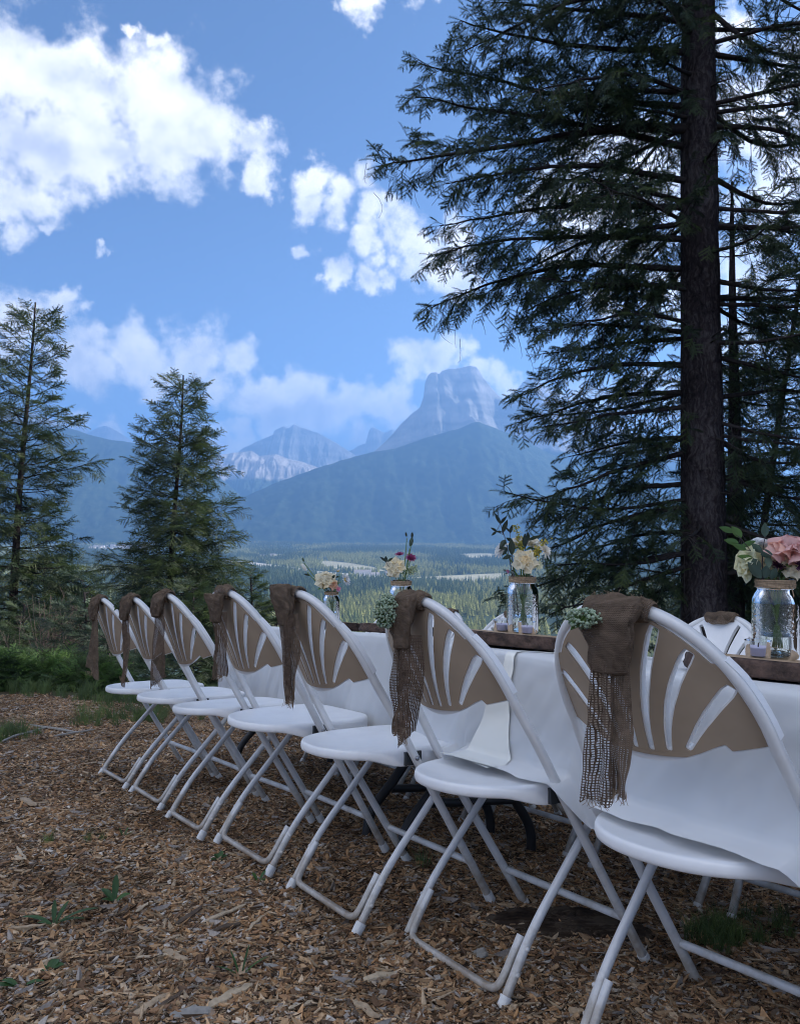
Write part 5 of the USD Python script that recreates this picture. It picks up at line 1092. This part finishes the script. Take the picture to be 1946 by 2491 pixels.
def tuft(g, n, h, r, w=.0022):
    V, F = [], []; o = 0
    for _ in range(n):
        a, d, l = g.uniform(0, 2 * np.pi), r * math.sqrt(g.uniform()), h * g.uniform(.45, 1.1); b = np.array([d * math.cos(a), d * math.sin(a), 0]); lean = g.normal(0, .42, 2) * l; s = np.array([math.cos(a + 1.5), math.sin(a + 1.5), 0]) * w; mid = b + [lean[0] * .35, lean[1] * .35, l * .6]; tip = b + [lean[0], lean[1], l]
        V += [b - s, b + s, mid + s * .7, mid - s * .7, tip]; F += [(o, o + 1, o + 2), (o, o + 2, o + 3), (o + 3, o + 2, o + 4)]; o += 5
    return trimesh.Trimesh(np.array(V), np.array(F), process=False)


tufts = [(tuft(g, 46, .16, .06), 'grass') for _ in range(4)] + [(tuft(g, 24, .10, .04), 'grass') for _ in range(2)]
n = 2600; xx = g.uniform(-6.5, 4.5, n); yy = g.uniform(5.6, 11.5, n); k = yy + .35 * np.sin(xx * 2.1) > 6.9 - .9 * smoothstep(-2.6, -4.5, xx) + .35 * g.normal(0, 1, n); xx, yy = xx[k], yy[k]
sp = np.array([(u, v) for u, v, c in [(1760, 2290, 36), (1880, 2260, 8), (110, 2050, 2), (215, 2040, 2), (1015, 2100, 2), (0, 1800, 6), (60, 1790, 8), (250, 1760, 14), (330, 1750, 14), (400, 1745, 12), (480, 1740, 10)] for _ in range(c)])
ex = [on_ground(u + g.normal(0, 30 if u < 1700 else 45), v + g.normal(0, 7 if u < 1700 else 16)) for u, v in sp]
xx = np.concatenate([xx, [e[0] for e in ex]]); yy = np.concatenate([yy, [e[1] for e in ex]])
small = np.concatenate([np.ones(len(xx) - len(ex)), np.full(len(ex), .45)]); small[len(xx) - len(ex):][np.array([e[1] for e in ex]) > 4.5] = .8
instancer('grass', None, tufts, g.integers(0, 6, len(xx)), np.stack([xx, yy, mulch_ground(xx, yy)], -1), upright(len(xx)), g.uniform(.6, 1.1, len(xx)) * small, 'green grass along the rim of the chips and in small tufts', 'stuff', 'grass')
# ------------------------------------------------------------------ conifers: tapered trunk, limbs, and needled sprays set along every twig
def brush(L, n, nl, seed, droop=0.0, w=.0011, twig=.0011):
    """One needled twig along +x: a thin stem with needles all round, pointing forward."""
    g = np.random.default_rng(seed); V, F = [], []; o = 0
    for k in range(n):
        u = (k + g.uniform(0, 1)) / n; a = k * 2.39996 + g.normal(0, .3); f = .75 + g.normal(0, .12); d = np.array([math.cos(f), math.sin(f) * math.cos(a), math.sin(f) * math.sin(a)]); b = np.array([u * L, 0, -droop * L * u * u]); l = nl * g.uniform(.75, 1.1) * (1 - .35 * max(0, u - .8) / .2); s = unit(np.cross(d, [.3, .4, .86])) * w
        V += [b - s, b + s, b + d * l]; F.append((o, o + 1, o + 2)); o += 3
    e = np.array([[0, twig, 0], [0, -twig * .5, twig * .87], [0, -twig * .5, -twig * .87], [L, 0, -droop * L]]); V += list(e); F += [(o, o + 1, o + 3), (o + 1, o + 2, o + 3), (o + 2, o, o + 3)]
    return trimesh.Trimesh(np.array(V), np.array(F), process=False)


def spray(L, seed, side=5, n=26, nl=.019, w=.0011):
    g = np.random.default_rng(seed); ms = [brush(L, int(n * 1.5), nl, seed, .1, w)]
    for k in range(side):
        u = .12 + .78 * k / side + g.uniform(0, .08); sg = 1 if k % 2 else -1; m = brush(L * (.62 - .35 * u) * g.uniform(.8, 1.2), n, nl, seed * 31 + k, .15, w); a = sg * g.uniform(.7, 1.05); m.apply_transform(frame_matrix([u * L, 0, -.1 * L * u * u], [math.cos(a), math.sin(a), g.normal(0, .12) - .1], [-math.sin(a), math.cos(a), 0], [0, 0, 1])); ms.append(m)
    return cat(ms)


class Crown:
    """Gathers limbs, twigs and spray places of one tree."""
    def __init__(s, seed):
        s.g = np.random.default_rng(seed); s.limbs, s.twigs, s.P, s.D, s.S = [], [], [], [], []

    def limb(s, pts, r0, r1=.004, start=.12, reach=.32, step=.075, dens=1.0, droop=.25, bare=.0, spr=.9, keep_limb=True, lift=0.0):
        g = s.g; p = np.asarray(pts, float); q = polybend(p, .35 * np.linalg.norm(p[1] - p[0]), 6) if len(p) > 2 else p; cu = np.concatenate([[0], np.cumsum(np.linalg.norm(np.diff(q, axis=0), axis=1))]); L = cu[-1]; n = max(6, int(L / .12)); d = np.linspace(0, L, n); c = np.stack([np.interp(d, cu, q[:, k]) for k in range(3)], -1)
        c += np.cumsum(g.normal(0, .011, (n, 3)), 0) * np.linspace(0, 1, n)[:, None] * min(1, L); s.limbs.append(tube(c, np.linspace(r0, r1, n), 6)); t = unit(np.gradient(c, axis=0))
        m = int(L * (1 - start) / step * dens)
        for k in range(m):
            u = start + (1 - start) * (k + g.uniform(0, 1)) / max(m, 1); x = u * (n - 1); i = min(int(x), n - 2); b = c[i] + (c[i + 1] - c[i]) * (x - i); dr = t[i]; side = unit(np.cross(dr, [0, 0, 1.0])); sg = 1 if k % 2 else -1
            l2 = reach * min(L, 2.6) * (1.05 - u) ** .6 * g.uniform(.45, 1.15) + .05; ang_ = g.uniform(.65, 1.05); roll = g.normal(0, .65); side2 = side * math.cos(roll) + np.cross(side, dr) * math.sin(roll); d2 = unit(dr * math.cos(ang_) + side2 * sg * math.sin(ang_) + [0, 0, lift]); e = b + d2 * l2 - np.array([0, 0, droop * l2 * g.uniform(.3, 1.4)])
            tw = bez(b, b + d2 * l2 * .55, e, 4); s.twigs.append(tube(tw, np.array([.0032, .0026, .002, .0012]) * (1 + .6 * min(1, l2)), 3, False))
            if g.uniform() < bare: continue
            ns = max(1, int(l2 / .055 * spr))
            for j in range(ns):
                v = min(1, (.22 + .78 * (j + g.uniform(0, 1)) / ns)); pt = (1 - v) ** 2 * tw[0] + 2 * v * (1 - v) * (b + d2 * l2 * .55) + v * v * tw[-1]; dd = unit(tw[-1] - tw[0]); ss = unit(np.cross(dd, [0, 0, 1.0])); rl = g.normal(0, .75); ss = ss * math.cos(rl) + np.cross(ss, dd) * math.sin(rl); w2 = (1 if j % 2 else -1) * g.uniform(.3, .95) if v < .9 else g.normal(0, .2)
                s.P.append(pt); s.D.append(unit(dd * math.cos(w2) + ss * math.sin(w2) + [0, 0, g.normal(-.18, .28)])); s.S.append(g.uniform(.7, 1.2) * (1.0 if v < .9 else 1.1))
        for v in (0.86, .93, 1.0):
            s.P.append(c[min(n - 1, int(v * (n - 1)))]); s.D.append(t[-1]); s.S.append(1.1)

    def whorls(s, base, axis, z0, z1, H, R, step=.28, per=4.6, up=.18, sag=.10, r0=.018, phase=0., profile=lambda u: (1 - u) ** .75, dens=1.0, **kw):
        g = s.g; z = z0; a = phase
        while z < z1:
            u = z / H; k = max(2, int(round(per + g.normal(0, .7))))
            for j in range(k):
                a += 2 * np.pi / k + g.normal(0, .22); l = R * profile(u) * g.uniform(.45, 1.16) + .06; b = np.asarray(base) + np.asarray(axis) * (z + g.normal(0, .07)); d = np.array([math.cos(a), math.sin(a), 0]); upk = up * (u * 2.2 - .55) + g.normal(0, .06)
                s.limb([b, b + d * l * .5 + [0, 0, l * (upk * .5 - sag)], b + d * l + [0, 0, l * (upk + sag * .2)]], r0 * (.35 + .65 * min(1, l / 2.2)), .003, dens=dens, **kw)
            a += 1.1; z += step * g.uniform(.75, 1.25)

    def build(s, parent, mats, protos, scale=1.0, limb_parts=0, limb_mat='branch_bark'):
        order = sorted(range(len(s.limbs)), key=lambda i: -s.limbs[i].area)
        for i in order[:limb_parts]: obj('limb', s.limbs[i], limb_mat, parent, smooth=True)
        rest = [s.limbs[i] for i in order[limb_parts:]]
        if rest: obj('limbs', cat(rest), limb_mat, parent, smooth=True, kind='stuff')
        if s.twigs: obj('twigs', cat(s.twigs), limb_mat, parent, kind='stuff')
        P, D, S = np.array(s.P), unit(np.array(s.D)), np.array(s.S) * scale; g = s.g; ref = unit(np.stack([g.normal(0, .35, len(P)), g.normal(0, .35, len(P)), np.ones(len(P))], -1)); Y = unit(np.cross(ref, D)); Z = np.cross(D, Y)
        pr = [(m, mt) for mt in mats for m in protos]; instancer('needles', parent, pr, g.integers(0, len(pr), len(P)), P, quats(np.stack([D, Y, Z], -1)), S)
        return len(P)


SPR = [spray(.135, k, 6, 40, .021, .0014) for k in (1, 2, 3)] + [brush(.085, 70, .022, 4, .1, .0015), brush(.11, 84, .022, 5, .2, .0015)]
SPR_FAR = [spray(.32, k + 20, 7, 24, .036, .0036) for k in (1, 2, 3)]


def trunk_mesh(base, top, r0, r1, n=180, m=44, seed=0, rough=.035, flare=.25):
    base, top = np.array(base, float), np.array(top, float); t = np.linspace(0, 1, n); c = base + (top - base) * t[:, None]; L = np.linalg.norm(top - base); c += np.stack([.03 * np.sin(t * 5 + seed), .03 * np.sin(t * 4 + 1 + seed), 0 * t], -1) * (t * (1 - t) * 3)[:, None]
    a = np.arange(m) * 2 * np.pi / m; A_, T_ = np.meshgrid(a, t * L, indexing='xy'); nz = meshkit.fbm(np.stack([np.cos(A_) * 6, np.sin(A_) * 6, T_ * 3.0 + seed], -1), 4, seed) - .5; r = (r1 + (r0 - r1) * (1 - t) ** 1.0)[:, None] * (1 + rough * 2.4 * nz) * (1 + flare * np.exp(-T_ * 3.2))
    return trimesh.Trimesh(np.stack([c[:, 0, None] + r * np.cos(A_), c[:, 1, None] + r * np.sin(A_), c[:, 2, None] + 0 * r], -1).reshape(-1, 3), grid_faces(n, m, True), process=False)


# ---- the big spruce at the right
TY = 6.5; TX = (1712 - PW / 2) / FPX * TY; TB = np.array([TX, TY, float(ground_z(TX, TY)) - .1]); TTOP = TB + [.05, .2, 11.5]
big = thing('spruce_tree', 'big dark spruce with a thick straight trunk at the right', 'tree'); obj('trunk', trunk_mesh(TB, TTOP, .192, .075, 420, 72, 3, .05), 'bark', big, smooth=True)
cr = Crown(11)


def trunk_at(v):
    """The trunk's axis at a height seen at the picture row v."""
    p = at(1705, v, TY); k = (p[2] - TB[2]) / (TTOP[2] - TB[2]); return TB + (TTOP - TB) * k


def limb_to(v0, u1, v1, dy, um=None, vm=None, r0=.03, **kw):
    """A limb from the trunk to a tip, dy metres nearer (-) or farther (+) than the trunk."""
    v0 = v0 + cr.g.normal(0, 22); a = trunk_at(v0); b = at(u1, v1, TY + dy)
    m = at(um, vm, TY + dy * .55) if um else a * .5 + b * .5 + [0, 0, cr.g.normal(-.05, .07) * np.linalg.norm(b - a)]
    cr.limb([a, m, b], r0, .004, **kw)


kw = dict(step=.046, reach=.30, droop=.35, spr=1.2)
limb_to(300, 925, 400, -.3, 1476, 306, .045, start=.10, lift=.35, step=.040, reach=.32, droop=.15, spr=1.35)   # the long level limb
limb_to(330, 975, 270, .1, 1380, 300, .032, lift=.25, **kw)
limb_to(250, 1015, 170, .3, 1350, 235, .030, lift=.2, **kw)
limb_to(150, 1110, 60, -.2, 1380, 110, .030, **kw)
limb_to(60, 1180, 10, .3, 1420, 20, .028, **kw)
limb_to(-60, 1150, 120, -.4, 1420, -20, .028, **kw)
limb_to(-140, 1230, -40, -.1, 1440, -120, .028, **kw)
limb_to(-80, 1330, 60, .4, 1500, -40, .026, **kw)
limb_to(200, 1240, 260, .5, 1450, 210, .026, **kw)
limb_to(420, 1090, 470, -.5, 1400, 400, .030, step=.036, reach=.34, droop=.3, spr=1.1, bare=.3)
limb_to(500, 1085, 560, .2, 1360, 500, .030, step=.036, reach=.34, droop=.4, spr=1.0, bare=.4)
limb_to(590, 1070, 610, -.3, 1330, 570, .030, step=.036, reach=.32, droop=.4, spr=1.2, bare=.2)
limb_to(640, 1040, 735, .1, 1300, 640, .032, step=.034, reach=.24, droop=.55, spr=1.3, bare=.15)
limb_to(560, 1190, 690, .5, 1420, 580, .026, **kw)
limb_to(700, 1270, 760, -.2, 1450, 690, .026, **kw)
limb_to(480, 1240, 420, .6, 1450, 430, .024, **kw)
limb_to(820, 1300, 790, .1, 1480, 790, .026, **kw)
limb_to(850, 1330, 860, .5, 1500, 840, .024, **kw)
limb_to(900, 1250, 945, -.2, 1450, 880, .028, step=.042, reach=.27, droop=.35, spr=1.35)
limb_to(960, 1255, 1020, .3, 1450, 960, .028, step=.042, reach=.27, droop=.35, spr=1.35)
limb_to(1010, 1340, 1050, -.4, 1500, 1010, .026, **kw)
limb_to(1060, 1395, 1105, .2, 1530, 1070, .024, **kw)
limb_to(1090, 1290, 1235, -.1, 1490, 1150, .030, step=.042, reach=.28, droop=.35, spr=1.35)
limb_to(1150, 1320, 1270, .4, 1500, 1190, .028, step=.042, reach=.28, droop=.4, spr=1.35)
limb_to(1220, 1340, 1330, -.2, 1500, 1260, .026, **kw)
limb_to(1270, 1390, 1360, .3, 1540, 1300, .024, **kw)
limb_to(1330, 1225, 1440, .2, 1480, 1370, .028, step=.036, reach=.22, droop=.3, spr=1.5)
limb_to(1380, 1330, 1480, -.2, 1520, 1420, .024, **kw)
limb_to(1420, 1420, 1500, .4, 1560, 1450, .022, **kw)
kr = dict(step=.064, reach=.32, droop=.35, spr=.95)
for k, (v0, u1, v1, dy) in enumerate([(-100, 2060, 40, .3), (-20, 1990, 160, -.4), (120, 2080, 190, .2), (220, 2010, 330, .5), (330, 2090, 380, -.3), (440, 1990, 500, .4), (560, 2080, 600, .1), (650, 2000, 720, -.3), (740, 2070, 770, .4), (860, 1990, 930, .1), (950, 2080, 960, .4), (1060, 2000, 1120, -.2), (1160, 2070, 1200, .3), (1280, 2010, 1330, .2), (1370, 2060, 1420, -.2)]):
    limb_to(v0, u1, v1, dy, None, None, .026, **kr)
# limbs towards and away from us, which fill the crown's middle
for k, v0 in enumerate(range(-160, 1450, 110)):
    for sg in (1, -1) if k % 2 else (1,):
        l = cr.g.uniform(1.3, 2.2); az = cr.g.uniform(-.9, .9); a = trunk_at(v0); d = np.array([math.sin(az), sg * math.cos(az), 0]) * (l if sg > 0 else l * .55)
        cr.limb([a, a + d * .5 + [0, 0, -.06 * l], a + d + [0, 0, -.06 * l]], .022, .004, step=.05, reach=.34, droop=.35, spr=1.0 if sg > 0 else .5, bare=.0 if sg > 0 else .5)
for k in range(22):
    v0 = cr.g.uniform(-150, 1400); l = cr.g.uniform(1.0, 1.9); az = cr.g.choice([-1, 1]) * cr.g.uniform(.75, 1.35); a = trunk_at(v0); d = np.array([math.sin(az), -math.cos(az), 0]) * l
    cr.limb([a, a + d * .5 + [0, 0, cr.g.normal(-.08, .10) * l], a + d + [0, 0, cr.g.normal(-.12, .12) * l]], .02, .004, start=.12, step=.05, reach=.34, droop=.4, spr=1.0, bare=.15)
for k in range(16):                                                 # broken dead stubs
    v0 = cr.g.uniform(0, 1480); a = trunk_at(v0); az = cr.g.uniform(-1.5, 1.5); d = np.array([math.sin(az), -math.cos(az), cr.g.normal(-.1, .25)]) * cr.g.uniform(.22, .5); cr.limbs.append(tube([a, a + d * .6, a + d + [0, 0, -.03]], [.012, .008, .003], 5))
# bare hanging twigs
for u, v, n_, L_ in ((960, 440, 9, .22), (1100, 470, 8, .25), (1060, 640, 7, .25), (1090, 740, 6, .28), (1010, 400, 7, .18), (1150, 780, 6, .25), (1250, 820, 4, .3), (1700, 520, 12, .3)):
    for k in range(n_):
        b = at(u + cr.g.normal(0, 40), v + cr.g.normal(0, 18), TY - (.30 if u > 1600 else 0)); e = b + cr.g.normal(0, .5, 3) * [L_, .3 * L_, 0] - [0, 0, L_ * cr.g.uniform(.3, 1)]; cr.twigs.append(tube(bez(b, (b + e) / 2 + cr.g.normal(0, .04, 3), e, 5), np.linspace(.0024, .001, 5), 3, False))
# everything above the frame, so that the tree is whole
cr.whorls(TB, unit(TTOP - TB), 5.6, 11.3, 11.6, 3.4, step=.36, per=4, profile=lambda u: (1 - u) ** .8, step_=None) if False else None
top0 = (trunk_at(-260) - TB)[2]
g_ = cr.g; z = top0; a_ = 0.
while z < 11.3:
    for j in range(4):
        a_ += 1.6 + g_.normal(0, .2); l = 2.6 * (1 - z / 11.7) ** .7 * g_.uniform(.7, 1.1) + .1; b = TB + (TTOP - TB) * (z / 11.5); d = np.array([math.cos(a_), math.sin(a_), 0]); cr.limb([b, b + d * l * .5 - [0, 0, .05 * l], b + d * l], .02, .004, step=.13, reach=.34, spr=.7)
    z += .34
nb = cr.build(big, ['needles', 'needles', 'needles_pale'], SPR, 1.0, limb_parts=56)


# ---- other conifers
def conifer(label, x, y, H, R, seed, step=.30, per=4.6, up=.2, sag=.06, mats=('needles', 'needles_pale'), protos=None, scale=1.0, group=None, dens=1.0, tw=.06, profile=None, reach=.32, spr=.75, lstep=.11, z0=.05, lean=0., droop=.2, r=None, name='spruce_tree', base=None, parts=18, tmat='bark'):
    b = np.array([x, y, float(ground_z(x, y)) - .1]) if base is None else np.array(base); top = b + [lean, 0, H]; t = thing(name, label, 'tree', group); r = r or H * .013; obj('trunk', trunk_mesh(b, top, r, .012, 60, 14, seed, .03), tmat, t, smooth=True); c = Crown(seed)
    c.whorls(b, unit(top - b), H * z0, H * .985, H, R, step=step, per=per, up=up, sag=sag, r0=tw * .4, dens=dens, profile=profile or (lambda u: (1 - u) ** .8 * (.75 + .25 * math.sin(min(1, u * 3) * 1.57))), reach=reach, spr=spr, step_=0) if False else c.whorls(b, unit(top - b), H * z0, H * .985, H, R, step=step, per=per, up=up, sag=sag, r0=tw * .4, dens=dens, profile=profile or (lambda u: (1 - u) ** .8 * (.75 + .25 * math.sin(min(1, u * 3) * 1.57))), reach=reach, spr=spr, droop=droop)
    c.build(t, list(mats), protos or SPR_FAR, scale, limb_parts=parts, limb_mat='branch_bark'); return t


def tree_between(label, u, v_top, v_base, y, R, seed, lean_px=0, **kw):
    a, b = at(u + lean_px, v_top, y), at(u, v_base, y); return conifer(label, b[0], b[1], a[2] - b[2], R, seed, base=b, lean=a[0] - b[0], **kw)


tree_between('tall open spruce cut by the left edge, its branches spread far apart', 20, 735, 1640, 12.5, 1.95, 21, 66, step=.20, per=4.8, up=.42, sag=.05, spr=.74, scale=.82, dens=1.05, reach=.36, tw=.04, profile=lambda u: (.32 + .68 * (1 - u)) * (1 - u) ** .45 * .95, parts=30)
tree_between('pointed dense spruce standing free left of the middle', 408, 912, 1560, 14.0, 1.42, 22, 38, step=.18, per=5.4, up=.42, sag=.05, spr=.78, scale=.80, dens=1.1, reach=.38, tw=.04, profile=lambda u: (1 - u) ** .72, mats=('needles', 'needles_pale', 'needles_pale'), parts=30)

# conifers behind and beside the big spruce (they shade the site from the afternoon sun)
conifer('second spruce with a slim dark trunk just right of the big trunk', (1785 - PW / 2) / FPX * 8.2, 8.2, 5.4, 1.3, 31, step=.40, per=3.6, spr=.5, scale=.85, r=.12, up=.15, z0=.08)
conifer('slim spruce leaning right behind the second trunk', (1760 - PW / 2) / FPX * 10.5, 10.5, 8.0, 1.6, 32, step=.30, lean=1.3, r=.07, up=.2, spr=.7)
SC = np.array([math.sin(SUN_AZ), math.cos(SUN_AZ)]); SQ = np.array([SC[1], -SC[0]])
SH = [(12.0, -6.9), (13.8, -6.6), (11.2, -5.6), (12.8, -5.0), (10.6, -4.0), (12.6, -3.0), (10.8, -2.0), (12.8, -1.0), (10.6, 0.1), (12.6, 1.2), (10.8, 2.4)]
for k, (p_, q_) in enumerate(SH):
    x, y = SC * p_ + SQ * q_
    conifer(f'spruce {["first", "second", "third", "fourth", "fifth", "sixth", "seventh", "eighth", "ninth", "tenth", "eleventh"][k]} from the far end of the row outside the frame at the right', x, y, 13.5 - float(ground_z(x, y)) * .8 + .8 * math.sin(k * 2.1), 2.5, 40 + k, step=.36, per=5.5, spr=.6, scale=2.1, up=.15, mats=('needles',), parts=0, profile=lambda u: (1 - u) ** .62, dens=.8)

# young conifers, bushes and dead brush along the rim at the left
def at_rim(u, v, y): return at(u, v, y)


for k, (u, vt, vb, y, R, lb) in enumerate([(205, 1440, 1720, 9.0, .60, 'small dark fir behind the farthest chair'), (150, 1500, 1740, 9.8, .70, 'low bushy fir left of the dead grey brush'), (262, 1520, 1740, 8.4, .50, 'young fir peeking between the two farthest chairs'), (60, 1470, 1760, 10.5, .8, 'broad young fir under the tall open spruce'), (320, 1500, 1700, 11.0, .6, 'young fir behind the sash of the sixth chair'), (470, 1440, 1690, 12.0, .7, 'pale young fir under the free standing spruce'), (672, 1470, 1640, 14.0, .55, 'small fir between the third and fourth chairs'), (610, 1405, 1660, 12.5, .45, 'fir tip showing between two sash tops'), (560, 1475, 1650, 13.0, .6, 'fir behind the arch of the fourth chair')]):
    tree_between(lb, u, vt, vb, y, R, 60 + k, step=.12, per=5.4, up=.3, spr=.9, scale=.62, reach=.40, z0=.02, mats=('needles', 'needles_pale') if k % 2 else ('needles_blue', 'needles'), parts=6, name='young_fir', tw=.04)


def bush(label, u, v, y, w, h, n, mat_, seed, scale=.8, protos=None, name='juniper_bush', cat_='bush'):
    o = at(u, v, y); o[2] = float(mulch_ground(o[0], o[1])); t = thing(name, label, cat_); c = Crown(seed); g = c.g
    for k in range(n):
        a, q = g.uniform(0, 2 * np.pi), math.sqrt(g.uniform()); e = o + [w * q * math.cos(a), w * .55 * q * math.sin(a), h * g.uniform(.5, 1.05) * math.sqrt(max(.05, 1 - q * q * .8))]; b = o + (e - o) * [.25, .25, 0]; c.limb([b, b * .4 + e * .6 + [0, 0, .02], e], .008, .002, start=.3, reach=.55, step=.05, droop=-.05, spr=1.6)
    c.build(t, mat_, protos or SPR_FAR, scale, limb_parts=0); return t


bush('low bright green juniper bush at the left edge of the chips', 90, 1740, 7.9, .75, .30, 95, ['juniper', 'juniper', 'needles_pale'], 80, .50)
bush('juniper bush right of the bigger one, reaching the farthest chair', 215, 1752, 7.7, .42, .24, 60, ['juniper', 'needles_pale'], 81, .45)
bush('dark juniper bush cut by the left edge', -40, 1735, 7.6, .45, .30, 50, ['juniper', 'needles'], 82, .50)
# a dead grey shrub and fallen twigs
g = np.random.default_rng(90); t = thing('dead_shrub', 'dead grey brown brush behind the juniper at the left', 'shrub'); o = at(170, 1700, 9.4); ms = []
for k in range(150):
    a = g.uniform(0, 2 * np.pi); b = o + [g.normal(0, .22), g.normal(0, .18), -.1]; e = b + [g.normal(0, .22), g.normal(0, .16), g.uniform(.5, 1.35)]; ms.append(tube(bez(b, (b + e) / 2 + g.normal(0, .06, 3), e, 6), np.linspace(.0055, .0018, 6), 4, False))
    for j in range(5):
        q = b + (e - b) * g.uniform(.3, .95); ms.append(tube([q, q + g.normal(0, .10, 3) + [0, 0, .10]], .0018, 3, False))
obj('twigs', cat(ms), 'dead_twig', t, kind='stuff'); obj('stem', tube([o - [0, 0, .2], o + [.05, 0, .5], o + [.02, 0, 1.1]], [.02, .014, .006], 7), 'dead_bark', t)
for k, (a, b) in enumerate([((30, 1800), (120, 1776)), ((70, 1770), (190, 1790)), ((5, 1812), (60, 1790)), ((130, 1800), (230, 1782))]):
    splinter(on_ground(*a), on_ground(*b), .016, 'stick_grey', ['dead branch lying before the juniper, left end', 'dead branch crossing the others by the juniper', 'short dead branch at the left edge', 'dead branch nearest the farthest chair'][k], 500 + k, .8, .02)
